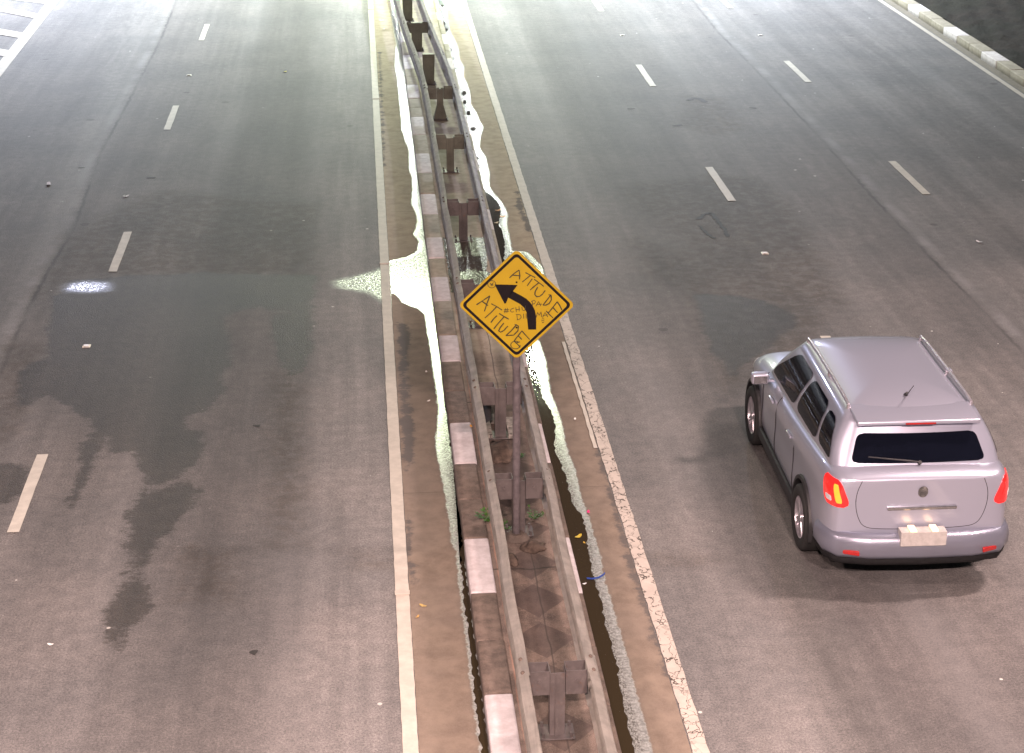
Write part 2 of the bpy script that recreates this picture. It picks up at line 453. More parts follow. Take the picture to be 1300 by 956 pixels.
wet_polys = [XY(p) for p in (
    [(62, 385), (90, 356), (180, 348), (300, 346), (402, 350), (398, 395), (372, 398), (335, 392), (300, 392), (285, 405), (296, 430), (292, 470), (282, 500), (262, 520), (238, 528), (232, 545), (262, 545), (266, 562), (252, 590), (232, 602), (212, 612), (198, 620), (186, 622), (176, 600), (174, 572), (142, 578), (138, 556), (112, 560), (108, 530), (94, 520), (60, 505), (28, 518), (18, 492), (26, 470), (56, 452)],
    [(184, 618), (205, 622), (232, 606), (252, 618), (250, 640), (230, 665), (205, 690), (188, 705), (183, 722), (190, 745), (190, 768), (176, 792), (166, 812), (148, 836), (138, 826), (132, 795), (140, 758), (156, 742), (160, 715), (158, 690), (160, 655), (172, 638)],
    [(0, 582), (22, 585), (36, 600), (30, 628), (10, 640), (-20, 640), (-20, 590)],
    [(340, 400), (398, 396), (398, 440), (388, 470), (372, 478), (352, 462)],
    [(105, 560), (128, 560), (124, 590), (104, 622), (88, 645), (92, 610)],
    [(880, 372), (960, 378), (1010, 398), (1010, 412), (975, 440), (955, 462), (925, 478), (905, 452), (890, 410)],
)]
damp_polys = [XY(p) for p in (  # damp patches, and faint darker bands across the road
    [(345, 470), (385, 470), (388, 600), (380, 690), (345, 700), (340, 600)],
    [(790, 235), (880, 225), (960, 225), (1010, 262), (1055, 340), (1070, 385), (1030, 395), (965, 372), (900, 318), (860, 300), (800, 262)],
    [(800, 300), (880, 330), (985, 372), (1050, 395), (930, 500), (905, 470), (868, 372), (820, 350)],
    [(905, 215), (960, 235), (1000, 290), (1050, 380), (1040, 450), (960, 480), (905, 420), (870, 330), (850, 260)],
    [(560, 300), (561, 300), (561, 301)],
    [(870, 120), (920, 125), (950, 165), (900, 172), (860, 160)],
    [(80, 300), (200, 240), (400, 260), (400, 350), (90, 350), (40, 380)],
    [(440, 706), (500, 706), (500, 718), (440, 718)], [(820, 704), (900, 706), (905, 716), (820, 718)],  # faint darker bands across the road
    [(235, 690), (300, 700), (300, 770), (230, 760)],
    [(0, 430), (60, 440), (30, 520), (0, 560)],
)]
film_road = [XY(p) for p in (
    [(515, 316), (492, 334), (462, 346), (415, 356), (418, 366), (462, 374), (492, 392), (515, 405)],
    [(72, 362), (105, 355), (145, 357), (150, 370), (110, 374), (75, 372)],
    [(668, 325), (690, 335), (700, 350), (690, 365), (668, 350)],
)]
seamL = XY([(240, -40), (201, 54), (180, 94), (157, 138), (127, 192), (92, 292), (63, 338), (38, 384), (0, 468), (-120, 740)])
seamR = XY([(850, -45), (880, 0), (912, 40), (960, 88), (1040, 172), (1116, 257), (1188, 332), (1245, 389), (1330, 478), (1500, 660)])
def seam_attr(P):
    r = np.empty(len(P))
    for s, sgn in ((seamL, -1), (seamR, 1)):
        o = np.argsort(s[:, 1]); xs = np.interp(P[:, 1], s[o, 1], s[o, 0])
        d = (P[:, 0] - xs) * sgn * .9
        m = (P[:, 0] < 1.5) if sgn < 0 else (P[:, 0] >= 1.5)
        r[m] = d[m]
    return r
grid_sheet('road', np.arange(-15, 13.45, .14), np.arange(Y0, Y1, .15), 0.0, M['asphalt'],
           dict(wet=lambda P: sdf(P, wet_polys), damp=lambda P: sdf(P, damp_polys), film=lambda P: sdf(P, film_road), seam=seam_attr),
           label='worn grey asphalt road of both carriageways')

filmL = XY([(497, -30), (496, 0), (497, 20), (500, 40), (503, 55), (501, 85), (504, 100), (507, 130), (509, 150), (510, 165), (514, 178), (519, 190), (519, 215), (523, 225), (523, 245), (522, 258), (527, 268), (530, 280), (528, 290), (524, 298), (531, 306), (530, 318), (518, 326), (500, 330), (480, 336), (480, 368), (502, 374), (512, 386), (530, 392), (539, 400), (541, 418), (545, 440), (548, 460), (551, 480), (554, 500), (556, 520), (553, 560), (555, 580), (559, 600), (565, 625), (566, 640), (571, 668), (573, 690), (579, 700), (582, 740), (586, 770), (590, 800), (595, 840), (597, 866), (610, 960), (700, 960), (620, 860), (580, 500), (545, 200), (512, -30)])
filmR = XY([(568, -30), (566, 0), (568, 8), (569, 28), (572, 42), (578, 52), (583, 64), (583, 76), (590, 86), (587, 96), (592, 104), (597, 116), (597, 132), (607, 146), (608, 152), (614, 162), (610, 176), (609, 188), (617, 200), (620, 214), (622, 224), (621, 236), (625, 243), (633, 252), (642, 264), (645, 273), (643, 286), (647, 300), (650, 318), (670, 320), (690, 340), (690, 366), (672, 372), (674, 400), (682, 430), (686, 436), (693, 456), (697, 480), (700, 500), (708, 520), (714, 540), (718, 560), (722, 576), (729, 592), (733, 610), (738, 632), (746, 652), (754, 680), (761, 700), (766, 730), (775, 760), (783, 790), (791, 815), (798, 840), (804, 866), (830, 960), (600, 960), (560, 300), (540, -30)])
stain_gut = [XY(p) for p in (
    [(505, 408), (520, 412), (522, 440), (514, 470), (520, 500), (530, 545), (526, 590), (514, 600), (508, 540), (506, 460)],
    [(512, 650), (520, 652), (524, 700), (518, 715), (514, 690)], [(519, 715), (528, 720), (526, 740), (520, 738)],
    [(480, 66), (484, 66), (489, 210), (486, 212)],
    [(655, 232), (664, 262), (676, 290), (670, 296), (655, 262)],
    [(760, 560), (790, 660), (815, 740), (840, 810), (855, 866), (846, 866), (825, 800), (805, 740), (780, 660), (756, 570)],
)]
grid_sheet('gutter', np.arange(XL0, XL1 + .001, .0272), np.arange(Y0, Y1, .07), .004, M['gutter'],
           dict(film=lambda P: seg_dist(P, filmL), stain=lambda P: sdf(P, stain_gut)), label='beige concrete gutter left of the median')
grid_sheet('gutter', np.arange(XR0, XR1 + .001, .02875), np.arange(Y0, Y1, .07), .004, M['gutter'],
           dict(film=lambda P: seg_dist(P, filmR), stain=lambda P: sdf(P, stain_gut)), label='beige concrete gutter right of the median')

def ragged(pts, amp=.012, step=.06, seed=1):
    r = random.Random(seed); out = []
    n = len(pts)
    for i in range(n):
        a, b = Vector(pts[i]), Vector(pts[(i + 1) % n]); L = (b - a).length; k = max(1, int(L / step))
        d = (b - a).normalized() if L else Vector((0, 0)); nn = Vector((-d.y, d.x))
        for j in range(k):
            p = a.lerp(b, j / k)
            if j: p = p + nn * r.uniform(-amp, amp)
            out.append((p.x, p.y))
    return out
def water_sheet(polys, name, z, mat, label, amp=.012):
    bm = BM()
    for i, q in enumerate(polys):
        f = poly(bm, ragged([tuple(v) for v in q], amp, .05, i + 3), z)
    bmesh.ops.triangulate(bm, faces=bm.faces[:])
    return tag(obj(name, bm, mat), label, kind='structure')
KL, KR = 1.078, 2.102
# dark standing water: inner edge is the kerb foot
dl = XY([(565, 495), (566, 520), (573, 560), (577, 590), (581, 630), (584, 660), (587, 690), (584.5, 700), (587, 740), (589, 760), (594, 800), (598, 840), (601, 866), (612, 960)])
wl_poly = [tuple(p) for p in dl] + [(KL, dl[-1][1]), (KL, dl[0][1])]
dr = XY([(612, 232), (617, 245), (625, 250), (631, 257), (635, 263), (635, 272), (633, 285), (638, 295), (640, 310), (640, 330), (642, 345), (652, 375), (664, 410), (676, 445), (680, 460), (681, 475), (687, 490), (688, 505), (695, 515), (703, 530), (705, 545), (704, 560), (705, 575), (711, 586), (716, 600), (721, 620), (727, 640), (739, 655), (743, 672), (747, 700), (752, 730), (762, 760), (768, 790), (777, 820), (783, 840), (786, 866), (806, 960)])
wr_poly = [tuple(p) for p in dr] + [(KR, dr[-1][1]), (KR, dr[0][1])]
isl = []
for (x, y, w, h) in ((561, 8, 3, 2.2), (564, 30, 2, 2.5), (567, 38, 2.4, 2), (575, 62, 3.4, 4), (577, 75, 3.2, 4.5), (580, 88, 2.6, 2.6), (589, 119, 3.2, 4), (590, 130, 2.6, 2.4), (595, 144, 3.4, 3.6), (601, 164, 4.2, 2.8), (606, 203, 2.6, 4), (608, 212, 2, 2.5)):
    rr_ = random.Random(int(x * 7 + y)); isl.append(XY([(x + w * math.cos(t) * rr_.uniform(.6, 1.2), y + h * math.sin(t) * rr_.uniform(.6, 1.2)) for t in [k * math.pi / 5 for k in range(10)]]))
water_sheet([wl_poly], 'water', .009, M['water'], 'brown gutter water left of the median kerb', .014)
water_sheet([wr_poly] + isl, 'water', .009, M['water'], 'brown gutter water right of the median kerb', .014)

# median slab and the pool lying on it
bm = BM()
MZ = .128
xs = [1.31, 1.42, 1.55, 1.66, 1.80, 1.99]
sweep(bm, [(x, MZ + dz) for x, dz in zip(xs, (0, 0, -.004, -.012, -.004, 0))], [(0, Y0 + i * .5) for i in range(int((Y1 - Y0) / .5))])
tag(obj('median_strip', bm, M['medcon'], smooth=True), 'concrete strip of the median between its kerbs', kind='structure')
pl = XY([(560, 302), (618, 302), (618, 345), (632, 352), (640, 372), (566, 372), (566, 340)], MZ)
pl = [(min(max(p[0], 1.33), 1.97), p[1]) for p in pl]
water_sheet([pl], 'water', MZ + .006, M['pool'], 'pool of water lying on the median strip', .01)

# kerbs
def kerb(x0, x1, spans, y0, y1, H, face, label, dz=0.0, stone=.90):
    """spans: white stretches in y; face: -1 road on the low-x side"""
    bm = BM(); cuts = sorted({y0, y1, *[v for s in spans for v in s]})
    r = random.Random(int(x0 * 10))
    for a, b in zip(cuts[:-1], cuts[1:]):
        white = any(s[0] - 1e-6 <= a and b <= s[1] + 1e-6 for s in spans)
        n = max(1, round((b - a) / stone)); ys = [a + (b - a) * i / n for i in range(n + 1)]
        for c, d in zip(ys[:-1], ys[1:]):
            j = r.uniform(-.006, .006); t = r.uniform(-.006, .006)
            box(bm, x0 + j, x1 + j, c + .003, d - .004, -.05 + dz, H + t + dz, .022, 1 if white else 0, 3)
    return tag(obj('kerb', bm, [M['kerb_g'], M['kerb_w']], smooth=True, angle=40), label, kind='structure')
def Ymed(py, x=600, z=.15): return G(x, py, z).y
wspL = [(Ymed(b), Ymed(a)) for a, b in ((68, 86), (106, 123), (146.5, 169), (193, 218), (244, 270), (300, 326), (350, 381), (424, 457), (536, 588), (683, 752))]
wspL += [(wspL[0][1] + 1.3 + 2.6 * k, wspL[0][1] + 2.5 + 2.6 * k) for k in range(6)] + [(wspL[-1][0] - 2.75, wspL[-1][0] - 1.7)]
wspR = [(Ymed(b), Ymed(a)) for a, b in ((14, 24), (42, 55), (73, 87), (112, 128), (145, 170), (190, 216), (265, 291), (350, 376), (440, 467), (540, 590), (686, 757))]
kerb(1.08, 1.315, sorted(wspL), Y0, Y1, .15, -1, 'white and grey painted kerb along the left of the median')
kerb(1.985, 2.10, sorted(wspR), Y0, Y1, .15, 1, 'white and grey painted kerb along the right of the median')
# far right kerb, gutter and verge
bm = BM(); poly(bm, [(13.1, Y0), (13.75, Y0), (13.75, Y1), (13.1, Y1)], .004)
tag(obj('gutter', bm, M['kerb_g']), 'narrow dark gutter below the far right kerb', kind='structure')
KZ = .17
wf = []
for a, b in (((1163, 5), (1187, 14)), ((1208, 34), (1233, 45)), ((1257, 65), (1288, 77))):
    wf.append((G(*b, KZ).y, G(*a, KZ).y))
per = wf[1][0] - wf[2][0]
wf += [(wf[2][0] - per * k, wf[2][1] - per * k) for k in range(1, 9)] + [(wf[0][0] + per * k, wf[0][1] + per * k) for k in range(1, 4)]
KX = G(1160, 10, KZ).x
kerb(KX, KX + .3, sorted([w for w in wf if w[0] > Y0 and w[1] < Y1]), Y0, Y1, KZ, -1, 'white and grey painted kerb along the dark verge', stone=1.1)
# verge as rough ground
bm = BM()
nx, ny = 60, 260
for i in range(nx): 
    for j in range(ny): bm.verts.new((KX + .305 + i * .12 + (i > 30) * (i - 30) ** 2 * .02, Y0 + j * (Y1 - Y0) / (ny - 1), .13 + .05 * math.sin(i * 1.3 + j * .37) * math.sin(j * .9) + random.uniform(-.03, .03) + .01 * min(i, 10)))
bm.verts.ensure_lookup_table()
for i in range(nx - 1):
    for j in range(ny - 1): bm.faces.new([bm.verts[k] for k in (i * ny + j, (i + 1) * ny + j, (i + 1) * ny + j + 1, i * ny + j + 1)])
tag(obj('verge', bm, M['verge'], smooth=True), 'dark earth verge behind the far right kerb', kind='structure')
# ------------------------------------------------------------------ painted markings
LZ = .0085
def line_strip(name, x0, x1, y0, y1, z, mat, label, gaps=(), amp=.004, step=.12):
    bm = BM(); r = random.Random(int(x0 * 100)); y = y0; prev = None; n = int((y1 - y0) / step)
    for i in range(n + 1):
        y = y0 + i * step
        if any(a < y < b for a, b in gaps): prev = None; continue
        cur = [bm.verts.new((x0 + r.uniform(-amp, amp), y, z)), bm.verts.new((x1 + r.uniform(-amp, amp), y, z))]
        if prev: bm.faces.new([prev[0], prev[1], cur[1], cur[0]])
        prev = cur
    return tag(obj(name, bm, mat), label, kind='structure')
line_strip('edge_line', .405, .53, Y0, Y1, LZ, M['line'], 'continuous white line left of the median', amp=.003)
# lumpy overlap joints in the left line
line_strip('edge_line', 2.685, 2.815, Y0, Y1, LZ, M['crackline'], 'cracked white line right of the median', amp=.006)
line_strip('edge_line', 2.628, 2.668, Ymed(572, 700, 0), Ymed(432, 700, 0), .0135, M['line'], 'thin older white line beside the cracked one', amp=.005)
line_strip('edge_line', 12.95, 13.06, Y0, Y1, LZ, M['line'], 'narrow white line below the far right kerb')
bm = BM()
for yy in (Ymed(126, 476, 0), Ymed(335, 489, 0), Ymed(754, 508, 0), Ymed(12, 470, 0)):
    box(bm, .398, .537, yy - .035, yy + .035, LZ, LZ + .012, .005)
tag(obj('edge_line', bm, M['line']), 'raised overlap joints of the left white line', kind='structure')

def dash_set(x, starts, L, w, label):
    bm = BM()
    for y in starts:
        r = random.Random(int(y * 10)); k = r.uniform(-.01, .01)
        poly(bm, ragged([(x - w / 2, y + k), (x + w / 2, y), (x + w / 2, y + L + k), (x - w / 2, y + L)], .004, .2, int(y * 10)), LZ)
    return tag(obj('lane_marking', bm, M['dash']), label, kind='structure')
P_ = 8.0
aL = G(37.5, 625).y                       # middle of the dash
dash_set(-3.32, [aL - .92 + P_ * k for k in range(-1, 6)], 1.85, .12, 'white lane dashes on the left carriageway')
aA = G(911.5, 233.5).y
dash_set(5.97, [aA - 1.0 + P_ * k for k in range(-2, 4)], 2.0, .13, 'white lane dashes beside the silver car')
aB = G(1151, 225.5).y
dash_set(9.13, [aB - 1.0 + P_ * k for k in range(-2, 4)], 2.0, .13, 'white lane dashes of the outermost right lane')
# hatched island, top left
bm = BM()
e = XY([(82, -18), (69, 0), (0, 88), (-60, 165)])
path = [tuple(p) for p in e]
sweep(bm, [(-.13, LZ), (.13, LZ)], path)
for (a, b, th) in (((62, 3), (10, -3), 5.5), ((52, 22), (-30, 6), 6.5), ((30, 46), (-40, 34), 7.5), ((12, 69), (-60, 56), 9), ((-10, 98), (-80, 82), 10)):
    q = XY([(a[0], a[1] - th / 2), (a[0], a[1] + th / 2), (b[0], b[1] + th / 2), (b[0], b[1] - th / 2)])
    poly(bm, [tuple(v) for v in q], LZ + .004)
tag(obj('hatch_marking', bm, M['line']), 'hatched white traffic island painted at the far left', kind='structure')

# tar outlines of road repairs
def stroke(bm, pts, w, z, seed=0, close=False):
    r = random.Random(seed); pts = [Vector(p) for p in pts]; fin = []
    for a, b in zip(pts[:-1], pts[1:]):
        k = max(2, int((b - a).length / .04))
        for j in range(k): fin.append(a.lerp(b, j / k) + Vector((r.uniform(-.015, .015), r.uniform(-.015, .015))))
    fin.append(pts[-1]); prev = None
    for i, p in enumerate(fin):
        d = (fin[min(i + 1, len(fin) - 1)] - fin[max(i - 1, 0)]); d = d.normalized() if d.length else Vector((1, 0))
        n = Vector((-d.y, d.x)) * w * r.uniform(.25, .75)
        c = [bm.verts.new((*(p + n), z)), bm.verts.new((*(p - n), z))]
        if prev: bm.faces.new([prev[0], prev[1], c[1], c[0]])
        prev = c
bm = BM()
for i, (pts, w) in enumerate((([(886, 279), (894, 272), (903, 271), (912, 281), (920, 292), (924, 301)], .06), ([(888, 287), (891, 290), (899, 298), (908, 303)], .05),
                              ([(872, 128), (880, 125), (890, 126), (896, 130)], .09), ([(855, 160), (866, 159)], .08), ([(797, 138), (806, 138)], .07), ([(951, 137), (960, 138)], .06),
                              ([(186, 226), (197, 226)], .07), ([(100, 213), (108, 213)], .05), ([(322, 541), (330, 541)], .05), ([(317, 829), (326, 829)], .06))):
    stroke(bm, [tuple(v) for v in XY(pts)], w, .0045, i)
tag(obj('tar_marks', bm, M['tar']), 'dark tar marks and drips on the asphalt', kind='structure')

# ------------------------------------------------------------------ road studs
def road_stud(px, py, label):
    p = G(px, py); t = thing('road_stud', label, 'road stud', (p.x, p.y, 0), 0, 'reflective studs between the lane dashes')
    bm = BM(); box(bm, -.05, .05, -.05, .05, 0, .02, .008)
    for v in bm.verts:
        if v.co.z > .012: v.co.x *= .75; v.co.y *= .7
    obj('body', bm, M['stud'], t)
    for s in (-1, 1):
        bm = BM(); v = [bm.verts.new(c) for c in ((-.034, s * .052, .006), (.034, s * .052, .006), (.029, s * .040, .016), (-.029, s * .040, .016))]
        bm.faces.new(v); bmesh.ops.solidify(bm, geom=bm.faces[:], thickness=.002); obj('reflector', bm, M['studg'], t)
road_stud(240, 96, 'small white road stud between two dashes of the left carriageway, upper left')
road_stud(110, 440, 'small white road stud near the wet patch on the left carriageway')
road_stud(971, 322, 'small white road stud in the lane line just ahead of the silver car')
road_stud(965, 45, 'small white road stud in the outermost lane line, near the top right')
road_stud(790, 45, 'small white road stud at the top, between two dashes of the lane nearest the median')

# ------------------------------------------------------------------ guard rail: one barrier, its beams and posts are parts
rail = thing('guard_rail', 'double sided corrugated steel guard rail running along the median', 'guard rail', (1.6, 18, MZ))
RZ = MZ; RX, RY = 1.6, 18.0
ctr_pts = [(8.2, 1.62), (12.2, 1.62), (32, 1.62), (34, 1.58), (36, 1.49), (38.5, 1.40), (42, 1.29), (45, 1.20), (50, 1.07), (58, .97)]
def cx(y): return float(np.interp(y, [p[0] for p in ctr_pts], [p[1] for p in ctr_pts]))
post_y = [8.9] + [G(650, v, .72).y for v in (849, 605, 488, 356, 253, 171, 109, 67, 27, -8)] + [45.4, 48.7]
WPROF = [(.004, .150), (.010, .156), (.030, .152), (.082, .126), (.090, .112), (.087, .098), (.081, .066), (.070, .050), (.022, .022), (.012, .008), (.012, -.008), (.022, -.022), (.070, -.050), (.081, -.066), (.081, -.098), (.070, -.112), (.030, -.140), (.006, -.150), (.014, -.156)]
BZ = .745 - .156 - MZ
def beam(side, ya, yb, ext, k):
    """one spliced length of beam"""
    n = max(2, int((yb + ext - ya) / .5)); path = []
    r = random.Random(k * 3 + side)
    for i in range(n + 1):
        y = ya + (yb + ext - ya) * i / n
        path.append((cx(y) + side * (.225 + (.004 if i > n - 2 else 0)) + r.uniform(-.006, .006) - RX, y - RY))
    bm = BM(); zz = r.uniform(-.006, .006)
    prof = [(side * d, BZ + w + zz) for d, w in WPROF]
    sweep(bm, prof, path)
    bmesh.ops.solidify(bm, geom=bm.faces[:], thickness=.004)
    o = obj('beam', bm, M['galv'], rail, smooth=True, angle=22)
    for dy in (-.10, .10):                     # bolts through the sloping upper flange, at the splice
        b2 = BM(); x = cx(ya + .16) + side * (.225 + .050) - RX
        cyl(b2, (x - side * .004, ya + .16 + dy - RY, BZ + .132 + zz), (x + side * .005, ya + .16 + dy - RY, BZ + .152 + zz), .016, n=6)
        obj('splice_bolt', b2, M['kerb_g'], o)
spl = [8.4] + [p - .15 for p in post_y[1:]] + [52.0]
for side in (-1, 1):
    for k, (a, b) in enumerate(zip(spl[:-1], spl[1:])): beam(side, a, b, .32, k)
def make_post(y, style, mat, k):
    x = cx(y) - RX; yy = y - RY; r = random.Random(k)
    bm = BM(); top = .70 - MZ - (.03 if style == 'slim' else 0)
    if style == 'wide':
        box(bm, x - .13, x + .11, yy - .05, yy + .05, 0, top + .03, .012)
        box(bm, x - .09, x + .07, yy - .058, yy - .052, .12, top - .05, .0)
        for v in bm.verts:
            if v.co.z < .1: v.co.x = x + (v.co.x - x) * .86
    elif style == 'flared':
        w = .055
        for (x0, x1, y0, y1) in ((-w, w, -.06, -.05), (-.008, .008, -.05, .05), (-w, w, .05, .06)):
            box(bm, x + x0, x + x1, yy + y0, yy + y1, 0, top, .002)
        for s in (-1, 1):
            v = [bm.verts.new(p) for p in ((x + s * .055, yy - .06, .28), (x + s * .055, yy + .06, .28), (x + s * .13, yy + .06, 0), (x + s * .13, yy - .06, 0))]
            bm.faces.new(v); w2 = [bm.verts.new(p) for p in ((x + s * .055, yy - .058, .28), (x + s * .055, yy - .058, 0), (x + s * .13, yy - .058, 0))]; bm.faces.new(w2)
    else:
        # channel post
        for (x0, x1, y0, y1) in ((-.06, .06, -.06, -.052), (-.06, -.052, -.052, .05), (.052, .06, -.052, .05), (-.02, -.012, -.075, -.0602)):
            box(bm, x + x0, x + x1, yy + y0, yy + y1, 0, top, .0015)
    po = obj('post', bm, mat, rail)
    if style != 'wide' or k % 2:
        for s in (-1, 1):
            bm = BM(); z0, z1 = .515 - MZ, .725 - MZ
            a, b = sorted((x + s * .0625, x + s * (.225 + .004)))
            # folded plate spacer: open box
            box(bm, a, b, yy - .075, yy - .069, z0, z1, .0015)
            box(bm, a, b, yy + .069, yy + .075, z0, z1, .0015)
            box(bm, (a if s > 0 else b - .006), (a + .006 if s > 0 else b), yy - .0685, yy + .0685, z0, z1, .0)
            cyl(bm, (x + s * .145, yy - .075, z0 + .12), (x + s * .145, yy - .088, z0 + .12), .014, n=6)
            if k == 2:
                pass
            obj('spacer_block', bm, mat, po)
    bm = BM(); box(bm, x - .14, x + .14, yy - .12, yy + .10, .001, .012, .003)
    for sx in (-.11, .11):
        for sy in (-.09, .07): cyl(bm, (x + sx, yy + sy, .012), (x + sx, yy + sy, .05), .014, n=6)
    obj('base_plate', bm, M['galv2'], po)
for k, y in enumerate(post_y):
    style = 'channel'
    if 32 < y < 33: style = 'flared'
    if 34 < y < 42.5: style = 'wide'
    make_post(y, style, M['galvgreen'] if y > 27 else M['galv2'], k)

# ------------------------------------------------------------------ warning sign
sb = G(655.5, 682, MZ)
sign = thing('warning_sign', 'yellow diamond left curve sign covered in black graffiti on a dark pole', 'road sign', (sb.x, sb.y, MZ), -YAW)
bm = BM(); cyl(bm, (0, 0, 0), (0, 0, 2.80), .036, n=20); cyl(bm, (0, 0, 2.80), (0, 0, 2.815), .038, n=20)
obj('post', bm, M['pole'], sign, smooth=True, angle=40)
bm = BM(); cyl(bm, (0, 0, 0), (0, 0, .05), .13, .07, n=18); obj('footing', bm, M['kerb_g'], sign, smooth=True, angle=40)
SZ = 2.525 - MZ
PY = -.048
def rdiamond(half, r, n=6):
    """rounded diamond outline in (x, z)"""
    s = half / math.sqrt(2); pts = []
    hs = s
    for k, (cx_, cz_) in enumerate(((1, 1), (-1, 1), (-1, -1), (1, -1))):
        ox, oz = cx_ * (hs - r), cz_ * (hs - r); a0 = k * math.pi / 2
        for i in range(n + 1):
            a = a0 + i / n * math.pi / 2; pts.append((ox + r * math.cos(a), oz + r * math.sin(a)))
    c = math.sqrt(.5)
    return [((x - z) * c, (x + z) * c) for x, z in pts]
plate = None
bm = BM(); out = rdiamond(.535, .045)
f = bm.faces.new([bm.verts.new((x, 0, z)) for x, z in out])
ex = bmesh.ops.extrude_face_region(bm, geom=[f])
for v in ex['geom']:
    if isinstance(v, bmesh.types.BMVert): v.co.y += .004
plate = obj('sign_plate', bm, M['yellow'], sign); plate.location = (0, PY, SZ)
def flat(name, bm, mat, off=-.0012):
    o = obj(name, bm, mat, plate); return o
bm = BM(); A_ = rdiamond(.505, .040); B_ = rdiamond(.470, .030)
va = [bm.verts.new((x, -.0016, z)) for x, z in A_]; vb = [bm.verts.new((x, -.0016, z)) for x, z in B_]
for i in range(len(va)):
    j = (i + 1) % len(va); bm.faces.new([va[i], va[j], vb[j], vb[i]])
flat('border', bm, M['sblack'])
def S(zx, zy): return ((zx - 520) / 813, (508 - zy) / 784)
bm = BM()
aro = [(357, 352), (440, 353), (527, 356), (508, 378), (485, 398), (520, 418), (560, 440), (592, 460), (618, 484), (640, 514), (656, 548), (665, 590), (667, 640), (667, 696), (607, 696), (607, 640), (604, 600), (594, 562), (575, 528), (548, 502), (518, 485), (488, 468), (458, 452), (447, 470), (441, 495), (430, 497), (405, 445), (380, 395)]
f = bm.faces.new([bm.verts.new((S(*p)[0], -.0022, S(*p)[1])) for p in aro]); bmesh.ops.triangulate(bm, faces=[f])
flat('arrow', bm, M['sblack'])
def letters(name, strokes, w=.010, y=-.003, seed=0):
    r = random.Random(seed); bm = BM()
    for st in strokes:
        pts = [Vector(S(*p)) for p in st]
        # light smoothing of polylines with 3+ points
        fin = [pts[0]]
        for a, b in zip(pts[:-1], pts[1:]):
            for j in (1, 2, 3): fin.append(a.lerp(b, j / 3))
        prev = None
        for i, p in enumerate(fin):
            d = fin[min(i + 1, len(fin) - 1)] - fin[max(i - 1, 0)]
            d = d.normalized() if d.length else Vector((1, 0)); n = Vector((-d.y, d.x)) * w * .5 * r.uniform(.8, 1.15)
            c = [bm.verts.new((p.x + n.x, y, p.y + n.y)), bm.verts.new((p.x - n.x, y, p.y - n.y))]
            if prev: bm.faces.new([prev[0], prev[1], c[1], c[0]])
            prev = c
        y -= .00012
    flat(name, bm, M['ink'])
letters('graffiti', [[(467, 302), (500, 270), (538, 243)], [(538, 243), (543, 275), (541, 314)], [(490, 281), (548, 287)],
    [(585, 262), (658, 300)], [(622, 283), (590, 310), (562, 333)], [(636, 308), (598, 362)],
    [(650, 312), (722, 366)], [(686, 338), (650, 366), (620, 394)],
    [(676, 372), (658, 405), (655, 428), (668, 444), (690, 442), (712, 425), (732, 396)],
    [(776, 428), (745, 470), (716, 508)], [(758, 428), (776, 436), (778, 468), (762, 496), (738, 508), (716, 508)],
    [(822, 482), (790, 525), (756, 568)], [(822, 482), (840, 510), (857, 545)], [(790, 525), (812, 552), (826, 566)], [(740, 552), (765, 580), (792, 606)]], seed=1)
letters('graffiti', [[(222, 506), (275, 470), (322, 438)], [(322, 438), (300, 495), (280, 556)], [(262, 478), (308, 512)],
    [(332, 498), (370, 518), (412, 546)], [(372, 520), (330, 565), (284, 606)], [(374, 588), (350, 612), (328, 642)],
    [(390, 572), (425, 594), (462, 616)], [(428, 596), (385, 645), (350, 690)],
    [(425, 645), (398, 680), (386, 704), (400, 716), (425, 702), (455, 668)],
    [(522, 655), (480, 705), (440, 742)], [(506, 655), (534, 668), (530, 705), (498, 738), (440, 742)],
    [(560, 705), (530, 745), (500, 785)], [(560, 705), (585, 735), (618, 772)], [(532, 742), (560, 772)], [(500, 785), (520, 800), (548, 832)]], seed=2)
letters('graffiti', [[(437, 532), (432, 570)], [(452, 530), (448, 568)], [(425, 545), (466, 540)], [(424, 558), (464, 554)],
    [(502, 530), (480, 538), (474, 552), (484, 562), (500, 558)], [(514, 524), (518, 562)], [(538, 516), (540, 556)], [(514, 545), (545, 538)],
    [(560, 520), (562, 545), (576, 550), (586, 540), (586, 512)]], w=.0058, seed=6)
letters('graffiti', [
    [(638, 520), (636, 478)], [(628, 482), (650, 470), (662, 482), (652, 498), (636, 502)], [(664, 516), (684, 480), (700, 516)], [(668, 504), (708, 500)]], w=.0058, seed=7)
letters('graffiti', [
    [(522, 578), (526, 620)], [(514, 578), (548, 582), (556, 600), (540, 618), (522, 622)], [(572, 574), (574, 612)], [(590, 572), (592, 608), (608, 608)],
    ] , w=.0058, seed=9)
letters('graffiti', [[(666, 604), (676, 562), (688, 588), (702, 558), (706, 600)], [(714, 604), (732, 562), (752, 600)], [(716, 588), (752, 582)]], w=.0058, seed=3)
letters('graffiti', [[(336 + 30 * math.cos(t), 350 + 28 * math.sin(t)) for t in [k * math.pi / 7 for k in range(15)]],
    [(322, 340), (336, 352), (350, 336)], [(330, 364), (336, 352), (346, 362)], [(324, 350), (348, 350)]], w=.0058, seed=8)
letters('graffiti', [
    [(706, 616), (716, 612), (726, 616)], [(704, 630), (716, 626), (728, 630)], [(710, 642), (724, 640)]], w=.0058, seed=4)
letters('graffiti', [[(512 + 36 * math.cos(t), 815 + 30 * math.sin(t)) for t in [k * math.pi / 7 for k in range(13)]], [(512, 800), (545, 790)]], w=.0075, seed=5)
